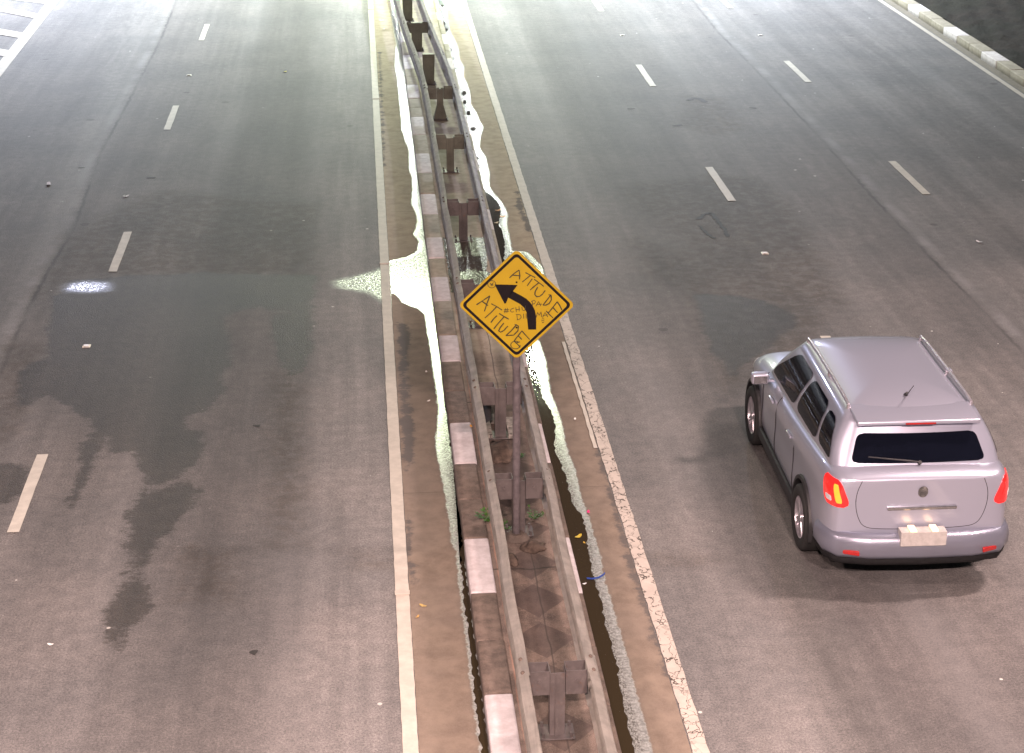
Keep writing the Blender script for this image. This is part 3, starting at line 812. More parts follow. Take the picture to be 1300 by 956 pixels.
for z_ in (.22, -.22):
    bm = BM(); box(bm, -.05, .05, -.042, -.036, z_ - .02, z_ + .02, .003); box(bm, -.046, -.040, -.036, .042, z_ - .02, z_ + .02, .0); box(bm, .040, .046, -.036, .042, z_ - .02, z_ + .02, .0); box(bm, -.046, .046, .042, .048, z_ - .02, z_ + .02, .0)
    o = obj('bracket', bm, M['galv'], sign); o.location.z = SZ
for z_ in (.22, -.22):
    bm = BM(); cyl(bm, (0, -.0005, z_), (0, -.005, z_), .009, n=8); obj('bolt', bm, M['sblack'], plate)

# ------------------------------------------------------------------ rubble round the worn post, weeds and litter
con = plain('rubble_concrete', (.27, .25, .22), .85, var=.35, scale=14, bump=.5); dirt = plain('soil', (.09, .065, .05), .95, var=.4, scale=12, bump=.6)
p0 = post_y[3]
bm = BM()
box(bm, 1.41, 1.53, p0 - .10, p0 + .5, MZ, MZ + .05, .008); box(bm, 1.70, 1.83, p0 - .12, p0 + .38, MZ, MZ + .05, .008)
box(bm, 1.531, 1.699, p0 + .30, p0 + .5, MZ, MZ + .045, .008)
tag(obj('broken_slab', bm, con), 'broken concrete collar around the leaning brown post below the sign', 'rubble')
bm = BM()
v = [bm.verts.new(c) for c in ((1.40, p0 + .05, .20), (1.53, p0 + .05, .30), (1.56, p0 + .62, .42), (1.40, p0 + .62, .24))]; bm.faces.new(v)
bmesh.ops.solidify(bm, geom=bm.faces[:], thickness=.006)
tag(obj('bent_plate', bm, M['galv2']), 'bent brown steel plate leaning on the broken collar left of the post', 'metal plate')
# clods of soil
def clod(x, y, s, label):
    bm = BM(); bmesh.ops.create_icosphere(bm, subdivisions=3, radius=1)
    r = Vector((random.random() * 9, random.random() * 9, 0))
    from mathutils import noise as mn
    for v in bm.verts:
        k = 1 + .45 * mn.noise(v.co * 1.6 + r); v.co = Vector((v.co.x * s[0] * k, v.co.y * s[1] * k, max(v.co.z, -.2) * s[2] * k))
    o = obj('soil_clod', bm, dirt, smooth=True); o.location = (x, y, MZ + s[2] * .1); tag(o, label, 'soil', 'heaps of soil on the median')
clod(1.58, 17.55, (.14, .26, .05), 'dark soil heap in front of the leaning post')
clod(1.74, 15.35, (.12, .10, .05), 'soil heap right of the sign pole foot')
clod(1.50, 15.1, (.06, .12, .035), 'small soil heap left of the sign pole foot')
N = NT('weed_leaf'); N.set(Base_Color=N.mix(N.noise(9), (.03, .09, .015), (.07, .17, .03)), Roughness=.5); M['weed'] = N.m
def weed(x, y, z, n, s, label, seed):
    t = thing('weed', label, 'weed', (x, y, z), 0, 'weeds on the median'); r = random.Random(seed)
    bs, bl = BM(), BM()
    for i in range(n):
        a = r.uniform(0, 6.28); h = r.uniform(.4, 1) * s; q = Vector((math.cos(a) * h * .7, math.sin(a) * h * .7, h * r.uniform(.5, 1)))
        cyl(bs, (0, 0, 0), q, .003, .0015, n=4)
        for k in range(5):
            c = q * (.35 + .16 * k); b = a + r.uniform(-1.5, 1.5); L = s * r.uniform(.2, .34); u = Vector((math.cos(b), math.sin(b), r.uniform(-.2, .5))) * L
            w = u.cross(Vector((0, 0, 1))).normalized() * L * .32
            vs_ = [bl.verts.new(p) for p in (c, c + u * .5 + w, c + u, c + u * .5 - w)]; bl.faces.new(vs_)
    obj('stem', bs, M['weed'], t); obj('leaves', bl, M['weed'], t)
w1 = G(610, 662, MZ); weed(1.325, w1.y, MZ + .01, 12, .16, 'green weed growing at the kerb left of the guard rail', 1)
weed(1.80, 15.95, MZ, 8, .12, 'green weed at the foot of the guard rail post right of the sign pole', 2)
weed(1.50, 15.75, MZ, 7, .10, 'small green weed just left of the sign pole foot', 3)
weed(1.78, 17.4, MZ, 6, .09, 'tiny yellowish green weed under the right beam above the sign pole foot', 4)

def leafy(px, py, sz, col, name, label, cat, group=None, z=.012, seed=0, asp=.45):
    p = G(px, py, z); r = random.Random(seed); a = r.uniform(0, 3.14); bm = BM()
    pts = []
    for k in range(8):
        t = k / 8 * 6.283; x, y = math.cos(t) * sz, math.sin(t) * sz * asp * r.uniform(.7, 1.2)
        pts.append(bm.verts.new((x * math.cos(a) - y * math.sin(a), x * math.sin(a) + y * math.cos(a), abs(x) * .25)))
    bm.faces.new(pts); bmesh.ops.triangulate(bm, faces=bm.faces[:]); bmesh.ops.solidify(bm, geom=bm.faces[:], thickness=.0015)
    o = obj(name, bm, plain(name + '_' + str(seed), col, .6)); o.location = p; tag(o, label, cat, group)
lf = 'fallen leaves'
leafy(632, 267, .055, (.55, .25, .05), 'fallen_leaf', 'orange fallen leaf on the right gutter water, uppermost of two', 'leaf', lf, seed=1)
leafy(638, 275, .05, (.6, .22, .03), 'fallen_leaf', 'orange fallen leaf at the wet edge right of the gutter water', 'leaf', lf, seed=2)
leafy(630, 283, .05, (.6, .5, .35), 'fallen_leaf', 'pale curled leaf floating in the right gutter near the kerb', 'leaf', lf, seed=3)
leafy(734, 681, .05, (.55, .42, .05), 'fallen_leaf', 'yellow leaf floating in the dark water right of the guard rail', 'leaf', lf, seed=4)
leafy(742, 689, .02, (.55, .35, .05), 'fallen_leaf', 'tiny yellow leaf in the dark water beside the larger one', 'leaf', lf, seed=5)
leafy(537, 769, .04, (.5, .35, .12), 'fallen_leaf', 'dry tan leaf on the concrete gutter left of the kerb', 'leaf', lf, seed=6)
leafy(530, 783, .03, (.45, .28, .1), 'fallen_leaf', 'small brown leaf on the left gutter by a dark stain', 'leaf', lf, seed=7)
leafy(362, 91, .05, (.6, .55, .05), 'fallen_leaf', 'bright yellow leaf on the left carriageway near the top', 'leaf', lf, seed=8)
leafy(747, 650, .035, (.75, .04, .2), 'paper_scrap', 'pink scrap of wrapper on the right gutter concrete', 'litter', seed=9)
leafy(598, 541, .03, (.8, .35, .02), 'paper_scrap', 'small orange scrap beside the white kerb stone left of the rail', 'litter', z=.16, seed=10)
leafy(730, 532, .03, (.8, .8, .75), 'paper_scrap', 'small white scrap on the right gutter concrete', 'litter', 'white scraps', seed=11)
leafy(541, 472, .03, (.8, .75, .7), 'paper_scrap', 'small white scrap on the left gutter beside the dark stain, upper one', 'litter', 'white scraps', seed=12)
leafy(544, 509, .03, (.8, .75, .7), 'paper_scrap', 'small white scrap on the left gutter beside the dark stain, lower one', 'litter', 'white scraps', seed=13)
leafy(742, 741, .022, (.8, .8, .8), 'paper_scrap', 'white speck floating by the blue strap in dark water', 'litter', 'white scraps', seed=14)
leafy(484, 26, .06, (.8, .78, .7), 'paper_scrap', 'white scrap on the left gutter at the top of the photo', 'litter', 'white scraps', seed=15)
leafy(487, 37, .05, (.8, .78, .7), 'paper_scrap', 'white scrap on the left gutter just below the topmost one', 'litter', 'white scraps', seed=16)
leafy(62, 234, .09, (.7, .7, .75), 'paper_scrap', 'pale torn paper on the left lane beside the paving seam', 'litter', 'white scraps', seed=17)
leafy(160, 249, .06, (.75, .75, .7), 'paper_scrap', 'pale torn paper in the left carriageway below the second dash', 'litter', 'white scraps', seed=18)
leafy(1243, 307, .06, (.7, .7, .72), 'paper_scrap', 'pale torn paper on the outermost right lane', 'litter', 'white scraps', seed=19)
leafy(64, 818, .03, (.8, .78, .75), 'paper_scrap', 'tiny white scrap at the lower left of the road', 'litter', 'white scraps', seed=20)
# blue strap
bm = BM(); pts = XY([(745, 734), (752, 735), (760, 734), (766, 731), (768, 729)], .02); prev = None
for i, p in enumerate(pts):
    c = [bm.verts.new((p[0], p[1] - .012, .018 + .004 * i)), bm.verts.new((p[0], p[1] + .012, .022 + .004 * i))]
    if prev: bm.faces.new([prev[0], prev[1], c[1], c[0]])
    prev = c
bmesh.ops.solidify(bm, geom=bm.faces[:], thickness=.002)
tag(obj('plastic_strap', bm, plain('strap_blue', (.05, .12, .5), .4)), 'blue plastic strap across the wet edge of the right gutter', 'strap')

# ------------------------------------------------------------------ the silver car
PAINT = None
N = NT('car_paint')
fl = N.noise(900, 2, .5)
N.set(Base_Color=N.mix(fl, (.38, .40, .50), (.47, .49, .58)), Metallic=.5, Roughness=.33, Coat_Weight=1.0, Coat_Roughness=.05); PAINT = N.m
GLASS = plain('car_glass', (.008, .010, .02), .06, spec=.6, var=.05)
BLK = plain('black_plastic', (.022, .022, .024), .6, var=.2, bump=.1)
TYRE = plain('tyre_rubber', (.018, .018, .018), .8)
ALLOY = plain('alloy', (.52, .50, .54), .32, .7)
CHROME = plain('chrome', (.6, .6, .6), .15, 1.0)
LAMPR = plain('tail_lens', (.55, .01, .012), .15, coat=1.0, emit=(1, .02, .015), estr=.9)
LAMPH = plain('tail_bulb', (.9, .2, .03), .3, emit=(1, .26, .02), estr=1.6)
LAMPW = plain('clear_lens', (.6, .6, .62), .1, coat=1.0)
REFL = plain('red_reflector', (.35, .01, .01), .2, coat=1.0)
rc = G(1030, 694); fc = G(968, 563)
HEAD = math.atan2((495 - 650), 2463) * -1          # clockwise from camera axis is negative here
heading = -(YAW - HEAD)                              # rotation about z, 0 = straight along the road
heading = -(YAW + math.atan((495 - 650) / 2463))
L_, Wd, Hh = 4.15, 1.76, 1.60
# centre line of the car from the left rear contact point
rv = Vector((math.cos(heading), math.sin(heading), 0)); fv = Vector((-math.sin(heading), math.cos(heading), 0))
org = Vector((rc.x, rc.y, 0)) + rv * .80 - fv * .92 - rv * .04
car = thing('parked_car'.replace('parked_', ''), 'silver compact crossover car with glowing tail lights, seen from above and behind', 'car', tuple(org), heading)

ST = [  # y, half width, z bottom, z belt, z deck
    (0.00, .70, .50, 1.10, 1.10), (.04, .78, .36, 1.14, 1.14), (.14, .845, .30, 1.16, 1.17), (.35, .872, .27, 1.16, 1.17), (.70, .880, .26, 1.13, 1.15), (1.25, .880, .25, 1.08, 1.10),
    (1.90, .878, .25, 1.02, 1.06), (2.60, .876, .25, .99, 1.04), (3.00, .872, .25, .97, 1.03), (3.35, .865, .26, .93, .985), (3.72, .845, .27, .87, .92), (3.98, .79, .30, .78, .82), (4.12, .68, .36, .68, .70), (4.17, .52, .44, .60, .61)]
bm = BM(); rings = []
for (y, w, zb, zs, zd) in ST:
    h = zs - zb
    half = [(w * .55, zb), (w * .93, zb + .01), (w * .985, zb + .10), (w * 1.0, zb + h * .35), (w * .985, zb + h * .58), (w * 1.0, zb + h * .80), (w * .975, zb + h * .93), (w * .90, zs + .012), (w * .78, zd + .012), (w * .4, zd + .03)]
    rings.append([bm.verts.new((-x, y, z)) for x, z in half] + [bm.verts.new((x, y, z)) for x, z in reversed(half)])
for a, b in zip(rings[:-1], rings[1:]):
    n = len(a)
    for i in range(n):
        j = (i + 1) % n; bm.faces.new([a[i], a[j], b[j], b[i]])
for ring in (rings[0], rings[-1]):
    n = len(ring)
    for i in range(n // 2 - 1): bm.faces.new([ring[i], ring[i + 1], ring[n - 2 - i], ring[n - 1 - i]])
bmesh.ops.recalc_face_normals(bm, faces=bm.faces[:])
body = obj('body', bm, [PAINT, BLK], car, smooth=True)
sub = body.modifiers.new('s', 'SUBSURF'); sub.levels = sub.render_levels = 3
WHEELS = [(-1, .92), (1, .92), (-1, 3.40), (1, 3.40)]
cb = BM()
for s, y in WHEELS: cyl(cb, (s * .62, y, .335), (s * 1.1, y, .335), .372, n=48, mat=1)
cut = obj('cutter', cb, [PAINT, BLK]); cut.parent = None
cut.matrix_world = car.matrix_world
bpy.context.view_layer.update(); cut.matrix_world = car.matrix_world.copy()
bo = body.modifiers.new('b', 'BOOLEAN'); bo.operation = 'DIFFERENCE'; bo.object = cut; bo.solver = 'EXACT'
bpy.context.view_layer.update()
dg = bpy.context.evaluated_depsgraph_get(); nm = bpy.data.meshes.new_from_object(body.evaluated_get(dg))
body.modifiers.clear(); body.data = nm
bpy.data.objects.remove(cut)
nm.polygons.foreach_set('use_smooth', [True] * len(nm.polygons))
try: nm.set_sharp_from_angle(angle=R(35))
except Exception: pass
# lower cladding follows the painted side
dx_ = [Vector((v.co)) for v in nm.vertices]
for p in nm.polygons:
    c = p.center
    if c.z < .37 + (.06 if c.y < .5 else 0) : p.material_index = min(1, len(nm.materials) - 1)

# greenhouse as a parametric shell; panes sample the same surface
def outline(a, y0, y1, r, bow, t):
    """t in 0..4: side index + position; 0 rear (left->right), 1 right (rear->front), 2 front (right->left), 3 left (front->rear)"""
    k = int(t) % 4; u = t - int(t)
    cyy = (y0 + y1) / 2; b = (y1 - y0) / 2
    cr = .12                                    # share of each side taken by half of each corner arc
    def corner(cx_, cy_, a0, f): an = a0 + f * math.pi / 2; return (cx_ + r * math.cos(an), cy_ + r * math.sin(an))
    C = [(-a + r, y0 + r, math.pi), (a - r, y0 + r, 1.5 * math.pi), (a - r, y1 - r, 0), (-a + r, y1 - r, .5 * math.pi)]
    if u < cr: c = C[k]; x, y = corner(c[0], c[1], c[2], .5 + .5 * u / cr)
    elif u > 1 - cr: c = C[(k + 1) % 4]; x, y = corner(c[0], c[1], c[2], .5 * (u - 1 + cr) / cr)
    else:
        f = (u - cr) / (1 - 2 * cr)
        x0, yy0 = corner(*C[k], 1.0); x1, yy1 = corner(*C[(k + 1) % 4], 0.0); x, y = x0 + (x1 - x0) * f, yy0 + (yy1 - yy0) * f
    y += -bow[0] * (1 - (x / a) ** 2) if y < cyy else bow[1] * (1 - (x / a) ** 2)
    return x, y
def GH(t, v, off=0.0):
    lo = outline(.795, .18, 3.10, .16, (.05, .10), t); hi = outline(.615, .46, 2.42, .13, (.05, .07), t)
    e = .035 * math.sin(math.pi * v)
    x = lo[0] + (hi[0] - lo[0]) * v; y = lo[1] + (hi[1] - lo[1]) * v; z = 1.0 + .12 * (1 - min(1, max(0, (lo[1] - .2) / 2.6))) * (1 - v) + .57 * v
    cx_, cy_ = 0, 1.5; n = Vector((x / .7, (y - cy_) / 1.2)); 
    kx = math.copysign(1, x) * (1 if abs(x) > .5 else 0) 
    sd = int(t) % 4
    nn = {0: Vector((0, -1, .35)), 1: Vector((1, 0, .35)), 2: Vector((0, 1, .9)), 3: Vector((-1, 0, .35))}[sd].normalized()
    x += (e if sd == 1 else -e if sd == 3 else 0)
    return Vector((x, y, z)) + nn * off
bm = BM(); NT_, NV = 96, 8; rows = []
for j in range(NV + 1):
    rows.append([bm.verts.new(GH(4 * i / NT_, j / NV)) for i in range(NT_)])
# roof rings
for k in range(1, 9):
    f = k / 9; row = []
    for i in range(NT_):
        p = GH(4 * i / NT_, 1.0); c = Vector((0, 1.42, 0))
        q = Vector((p.x * (1 - f), c.y + (p.y - c.y) * (1 - f), 1.57 + .085 * (1 - (1 - f) ** 3.2))); row.append(bm.verts.new(q))
    rows.append(row)
for a, b in zip(rows[:-1], rows[1:]):
    for i in range(NT_): bm.faces.new([a[i], a[(i + 1) % NT_], b[(i + 1) % NT_], b[i]])
bm.faces.new(rows[-1])
roof = obj('roof', bm, PAINT, car, smooth=True, angle=60)
def pane(name, t0, t1, v0, v1, off=.006, slant0=0.0, slant1=0.0, nu=16, nv=24, mat=None, parent=None, rc_=.22):
    bm = BM(); g = []
    for j in range(nv + 1):
        row = []
        for i in range(nu + 1):
            fu, fv = i / nu, j / nv
            # rounded corners: pull the corner vertices in
            ins = 0
            du = min(fu, 1 - fu); dv_ = min(fv, 1 - fv)
            a = t0 + slant0 * fv; b = t1 + slant1 * fv
            if dv_ < .22:
                q = .055 * (1 - math.sqrt(max(0, 1 - (1 - dv_ / .22) ** 2))) * (1.0 if (t1 - t0) > .5 else .55); a += q; b -= q
            row.append(bm.verts.new(GH(a + (b - a) * fu, v0 + (v1 - v0) * fv, off)))
        g.append(row)
    for j in range(nv):
        for i in range(nu):
            bm.faces.new([g[j][i], g[j][i + 1], g[j + 1][i + 1], g[j + 1][i]])
    bmesh.ops.solidify(bm, geom=bm.faces[:], thickness=.004)
    return obj(name, bm, mat or GLASS, parent or car, smooth=True, angle=40)
tg = pane('rear_window', .10, .90, .20, .72)
bm = BM()      # wiper
cyl(bm, GH(.5, .19, .005), GH(.5, .22, .035), .018, n=8); cyl(bm, GH(.5, .22, .03), GH(.28, .29, .028), .007, n=6); cyl(bm, GH(.46, .24, .024), GH(.2, .31, .022), .006, n=6)
obj('wiper', bm, BLK, tg)
pane('windscreen', 2.07, 2.93, .03, .93)
for side, base in (('r', 1), ('l', 3)):
    if base == 1:
        pane('side_window', 1.10, 1.26, .16, .80, slant0=.05, slant1=.0); pane('side_window', 1.285, 1.545, .10, .84); pane('side_window', 1.575, 1.90, .08, .86, slant1=-.07)
    else:
        pane('side_window', 3.74, 3.90, .16, .80, slant0=.0, slant1=-.05); pane('side_window', 3.455, 3.715, .10, .84); pane('side_window', 3.10, 3.425, .08, .86, slant0=.07)
# roof rails, spoiler, antenna
for s in (-1, 1):
    bm = BM(); P = [Vector((s * .575, .62 + i * .155, 1.618 + .022 * math.sin(math.pi * min(1, max(0, i / 11))) ** .4)) for i in range(12)]
    for a, b in zip(P[:-1], P[1:]): cyl(bm, a, b, .015, n=8)
    for i in (0, 5, 11): cyl(bm, P[i] - Vector((0, 0, .05)), P[i], .02, .015, n=8)
    obj('roof_rail', bm, CHROME if False else ALLOY, car, smooth=True, angle=50)
bm = BM()
for i in range(2): pass
box(bm, -.57, .57, .235, .60, 1.575, 1.615, .016, segs=3)
for v in bm.verts: v.co.z -= (v.co.x / .56) ** 2 * .02; v.co.y += (v.co.x / .56) ** 2 * .05; v.co.z += (v.co.y - .45) * .08
sp = obj('spoiler', bm, PAINT, car, smooth=True, angle=40)
bm = BM(); box(bm, -.14, .14, .228, .240, 1.570, 1.586, .003); obj('brake_light', bm, REFL, sp)
bm = BM(); cyl(bm, (0, .75, 1.64), (0, .55, 1.82), .006, .003, n=6); cyl(bm, (0, .77, 1.635), (0, .74, 1.67), .022, .012, n=10); obj('antenna', bm, BLK, car)
# tail lights follow the rear corners of the body
def corner_lens(name, s, a0, a1, z0, z1, off, mat, parent, th=.012, slant=0.0, nu=22, nv=12):
    bm = BM(); rows = []
    for j in range(nv + 1):
        fv = j / nv; d = min(fv, 1 - fv); rr_ = .3
        ins = 0 if d >= rr_ else rr_ * (1 - math.sqrt(max(0, 1 - (1 - d / rr_) ** 2)))
        row = []; z = z0 + (z1 - z0) * fv
        for i in range(nu + 1):
            f = ins * .6 + (1 - 1.2 * ins) * i / nu
            a = R(a0 + (a1 - a0) * f + slant * (fv - .5)); dr = Vector((s * math.sin(a), -math.cos(a), 0))
            c = Vector((0, .55, z)); hit, loc, nrm, ix = body.ray_cast(c + dr * 3, -dr)
            if nrm.dot(dr) < 0: nrm = -nrm
            row.append(bm.verts.new(loc + dr * off))
        rows.append(row)
    for j in range(nv):
        for i in range(nu): bm.faces.new([rows[j][i], rows[j][i + 1], rows[j + 1][i + 1], rows[j + 1][i]])
    bmesh.ops.recalc_face_normals(bm, faces=bm.faces[:])
    bmesh.ops.solidify(bm, geom=bm.faces[:], thickness=th)
    return obj(name, bm, mat, parent, smooth=True, angle=50)
for s in (-1, 1):
    tl = corner_lens('tail_light', s, 52.5, 70, .86, 1.115, .010, LAMPR, car, slant=5)
    corner_lens('bulb_glow', s, 55, 58.5, .90, 1.075, .014, LAMPH if s < 0 else LAMPR, tl, slant=3)
    corner_lens('clear_segment', s, 60.5, 66, .90, .95, .013, LAMPW, tl, slant=1)
# bumper, plate, tailgate details
bm = BM()
B = [(-.80, .32), (-.78, .12), (-.70, .0), (-.45, -.06), (0, -.08), (.45, -.06), (.70, .0), (.78, .12), (.80, .32)]
prof = [(.0, .30), (.030, .315), (.042, .35), (.040, .385), (.0, .395)]
sweep(bm, [(d, z) for d, z in prof], [(x * 1.04, y + .02) for x, y in B])
bmesh.ops.solidify(bm, geom=bm.faces[:], thickness=.05)
bmp = obj('bumper', bm, BLK, car, smooth=True, angle=50)
bm = BM()
sweep(bm, [(0, .38), (.046, .392), (.066, .43), (.066, .52), (.052, .58), (.018, .61), (-.02, .62)], [(x * 1.045, y + .012) for x, y in B])
bmesh.ops.solidify(bm, geom=bm.faces[:], thickness=.03)
obj('bumper_cover', bm, PAINT, car, smooth=True, angle=50)
for s in (-1, 1):
    bm = BM(); box(bm, s * .66 - .09, s * .66 + .09, -.118, -.06, .43, .475, .01)
    for v in bm.verts: v.co.y += abs(v.co.x * s - .57) * .42
    obj('reflector', bm, REFL, bmp)
bm = BM(); box(bm, -.21, .21, -.150, -.03, .535, .675, .004); plt = obj('number_plate', bm, plain('plate_grey', (.42, .40, .38), .4), car)
bm = BM()
for s in (-1, 1): box(bm, s * .10 - .03, s * .10 + .03, -.158, -.035, .680, .694, .004)
obj('plate_lamp', bm, plain('plate_lamp', (.8, .6, .4), .3, emit=(1, .65, .35), estr=2.0), plt)
bm = BM(); box(bm, -.32, .32, -.03, .04, .84, .87, .01); obj('tailgate_handle', bm, CHROME, car, smooth=True, angle=40)
def rear_y(x, z):
    hit, loc, nn_, ix = body.ray_cast(Vector((x, -2, z)), Vector((0, 1, 0))); return loc.y if hit else .05
bm = BM()
gp = [(-.56, 1.12), (-.60, 1.02), (-.61, .90), (-.58, .76), (-.52, .66), (-.36, .64), (0, .635), (.36, .64), (.52, .66), (.58, .76), (.61, .90), (.60, 1.02), (.56, 1.12)]
for _ in range(2):                                    # round the outline
    g2 = [gp[0]]
    for a, b in zip(gp[:-1], gp[1:]): g2 += [(a[0] * .75 + b[0] * .25, a[1] * .75 + b[1] * .25), (a[0] * .25 + b[0] * .75, a[1] * .25 + b[1] * .75)]
    gp = g2 + [gp[-1]]
for a, b in zip(gp[:-1], gp[1:]):
    cyl(bm, (a[0], rear_y(*a) + .002, a[1]), (b[0], rear_y(*b) + .002, b[1]), .0042, n=6)
obj('tailgate_gap', bm, BLK, car)
bm = BM(); bmesh.ops.create_circle(bm, cap_ends=True, segments=24, radius=.045); bm.transform(Matrix.Translation((0, -.008, 1.02)) @ Matrix.Rotation(R(90), 4, 'X')); bmesh.ops.solidify(bm, geom=bm.faces[:], thickness=.02); obj('emblem', bm, CHROME, car)
# panel gaps on the sides: thin dark recess strips, handles
def side_x(y, z):                     # half width of the painted side near y
    return float(np.interp(y, [s_[0] for s_ in ST], [s_[1] for s_ in ST]))
for s in (-1, 1):
    for y in (1.42, 2.30, 3.0):
        bm = BM()
        P = [(side_x(y, 0) * k + .0005, y + dy, z) for k, dy, z in ((.985, 0, .36), (.998, 0, .50), (.992, 0, .66), (.995, 0, .82), (.975, .0, .93), (.93, .0, .99))]
        for a, b in zip(P[:-1], P[1:]): cyl(bm, (s * a[0], a[1], a[2]), (s * b[0], b[1], b[2]), .005, n=6)
        obj('door_gap', bm, BLK, car)
    for y in (1.62, 2.50):
        bm = BM(); box(bm, s * .885 - .012, s * .885 + .012, y - .09, y + .09, .875, .902, .008); obj('door_handle', bm, PAINT, car, smooth=True, angle=40)
    # mirror
    bm = BM(); box(bm, -.09, .09, -.05, .06, -.06, .06, .035, segs=4)
    bm.transform(Matrix.Translation((s * .97, 2.72, 1.04))); box(bm, min(s * .82, s * .93), max(s * .82, s * .93), 2.69, 2.73, 1.0, 1.03, .006)
    mi = obj('mirror', bm, PAINT, car, smooth=True, angle=50)
    bm = BM(); box(bm, s * .97 - .07, s * .97 + .07, 2.664, 2.669, 1.0, 1.08, .0); obj('mirror_glass', bm, CHROME, mi)
    # sill cladding and arch lips
    bm = BM(); a, b = sorted((s * .855, s * .895)); box(bm, a, b, 1.33, 3.0, .25, .37, .015, segs=3); obj('sill', bm, BLK, car, smooth=True, angle=40)
for s, y in WHEELS:
    bm = BM(); r0, r1 = .365, .40; n = 28; prev = None
    for i in range(n + 1):
        a = R(-12) + (math.pi + R(24)) * i / n
        c = [bm.verts.new((s * xx, y + rr * math.cos(a), .335 + rr * math.sin(a))) for rr, xx in ((r0, .84), (r0, .897), (r1, .893), (r1 + .008, .86))]
        if prev:
            for k in range(3): bm.faces.new([prev[k], prev[k + 1], c[k + 1], c[k]])
        prev = c
    obj('wheel_arch', bm, BLK, car, smooth=True, angle=60)
    w = thing('wheel', None, None, (s * .80, y, .325)); w.parent = car
    bm = BM(); prof = [(.205, -.10), (.235, -.108), (.295, -.112), (.318, -.095), (.325, -.06), (.325, .06), (.318, .095), (.295, .112), (.235, .108), (.205, .10)]
    n = 48; rws = []
    for i in range(n):
        a = 2 * math.pi * i / n; rws.append([bm.verts.new((d, r * math.cos(a), r * math.sin(a))) for r, d in prof])
    for i in range(n):
        for k in range(len(prof) - 1): bm.faces.new([rws[i][k], rws[i][k + 1], rws[(i + 1) % n][k + 1], rws[(i + 1) % n][k]])
    obj('tyre', bm, TYRE, w, smooth=True, angle=50)
    bm = BM()
    prof = [(.20, -.09), (.20, .05), (.208, .095), (.222, .104)]
    rws = []
    for i in range(n):
        a = 2 * math.pi * i / n; rws.append([bm.verts.new((s * d, r * math.cos(a), r * math.sin(a))) for r, d in prof])
    for i in range(n):
        for k in range(3): bm.faces.new([rws[i][k], rws[i][k + 1], rws[(i + 1) % n][k + 1], rws[(i + 1) % n][k]])
    for k in range(5):
        a = 2 * math.pi * k / 5 + .3
        for da in (-.13, .13):
            b = BM(); box(b, -.012, .012, -.016, .016, .03, .205, .005); b.transform(Matrix.Translation((s * .078, 0, 0)) @ Matrix.Rotation(a + da, 4, 'X')); merge(bm, b)
    cyl(bm, (s * .06, 0, 0), (s * .098, 0, 0), .055, .045, n=20)
    obj('rim', bm, ALLOY, w, smooth=True, angle=40)
    bm = BM(); cyl(bm, (s * .02, 0, 0), (s * .03, 0, 0), .15, n=28); obj('brake_disc', bm, BLK, w)
bm = BM(); box(bm, -.76, .76, .2, 3.95, .20, .34, .03); obj('underbody', bm, BLK, car)
for s in (-1, 1):
    bm = BM(); bmesh.ops.create_uvsphere(bm, u_segments=16, v_segments=10, radius=1)
    for v in bm.verts: v.co = Vector((s * .62 + v.co.x * .16, 3.98 + v.co.y * .12, .70 + v.co.z * .08))
    obj('headlight', bm, LAMPW, car, smooth=True)

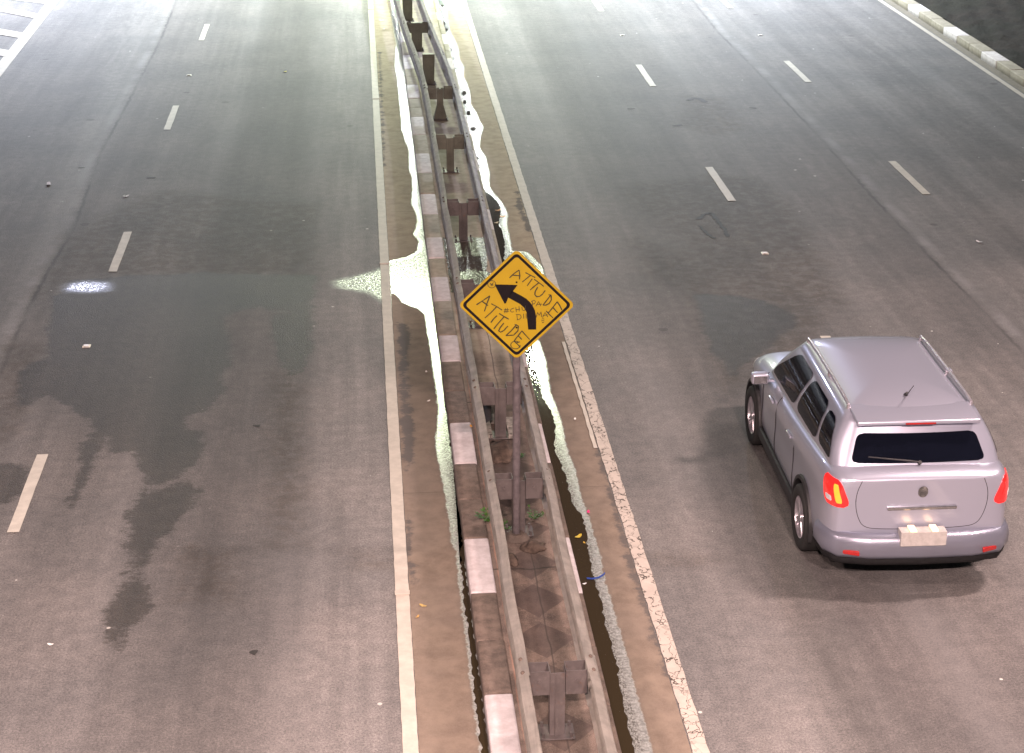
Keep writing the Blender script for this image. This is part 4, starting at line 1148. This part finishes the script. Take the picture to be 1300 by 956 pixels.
# ------------------------------------------------------------------ street lamps of the place, out of view, and one added behind the camera
def street_lamp(x, y, z, heads, label, size=.5, spread=R(165)):
    """heads: list of (signed arm length along x, watts, colour)"""
    t = thing('street_lamp', label, 'street lamp', (x, y, 0), 0, None)
    bm = BM(); cyl(bm, (0, 0, 0), (0, 0, z - .3), .11, .06, n=14); cyl(bm, (0, 0, 0), (0, 0, .35), .16, .13, n=14)
    obj('pole', bm, M['galv'], t, smooth=True, angle=50)
    for arm, power, color in heads:
        sg = 1 if arm > 0 else -1
        bm = BM(); pr = Vector((0, 0, z - .3))
        for i in range(1, 9):
            f = i / 8; q = Vector((arm * f, 0, z - .3 + .3 * math.sin(f * math.pi / 2))); cyl(bm, pr, q, .04, n=8); pr = q
        obj('arm', bm, M['galv'], t, smooth=True, angle=50)
        hp = Vector((arm + sg * .3, 0, z))
        bm = BM(); box(bm, hp.x - .35, hp.x + .35, -.15, .15, z - .01, z + .12, .04, segs=3)
        obj('lamp_head', bm, M['galv'], t, smooth=True, angle=40)
        ld = bpy.data.lights.new('lamp_light', 'AREA'); ld.shape = 'RECTANGLE'; ld.size = size; ld.size_y = size * .45; ld.energy = power; ld.color = color; ld.spread = spread
        lo = bpy.data.objects.new('lamp_light', ld); COL.objects.link(lo); lo.parent = t; lo.location = hp + Vector((0, 0, -.03))
    return t
WHT = (.95, 1.0, .93); GRN = (.87, 1.0, .68); BLU = (.76, .79, 1.0); PNK = (1.0, .725, .665)
street_lamp(1.5, 51, 12.0, [(-.1, 3700, GRN), (3.9, 1500, GRN)], 'nearest twin armed street lamp on the median beyond the top of the view', size=.9)
street_lamp(1.5, 76, 12.0, [(-.1, 4600, WHT), (3.9, 3700, WHT)], 'second twin armed street lamp farther along the median')
street_lamp(1.5, 101, 12.0, [(-.1, 3800, WHT), (3.9, 3800, WHT)], 'farthest twin armed street lamp along the median')
street_lamp(-13.5, 48, 9.0, [(5.0, 3600, BLU)], 'cool white street lamp at the far left beyond the hatched island')
street_lamp(18.5, 48, 9.5, [(-9.0, 3600, BLU)], 'cool white street lamp on the dark right verge')
street_lamp(-12, 9, 9.5, [(6.5, 1300, PNK)], 'warm street lamp left of the road near the footbridge', size=1.2)
street_lamp(1.5, -3, 12.0, [(-2.2, 7400, PNK), (2.2, 7400, PNK)], 'warm twin armed lamp added unseen on the median behind the viewpoint', size=1.1)  # added lamp, lights the foreground without side shadows
street_lamp(16.5, 15, 9.5, [(-6.4, 1150, PNK)], 'warm street lamp on the right verge near the footbridge', size=1.6)
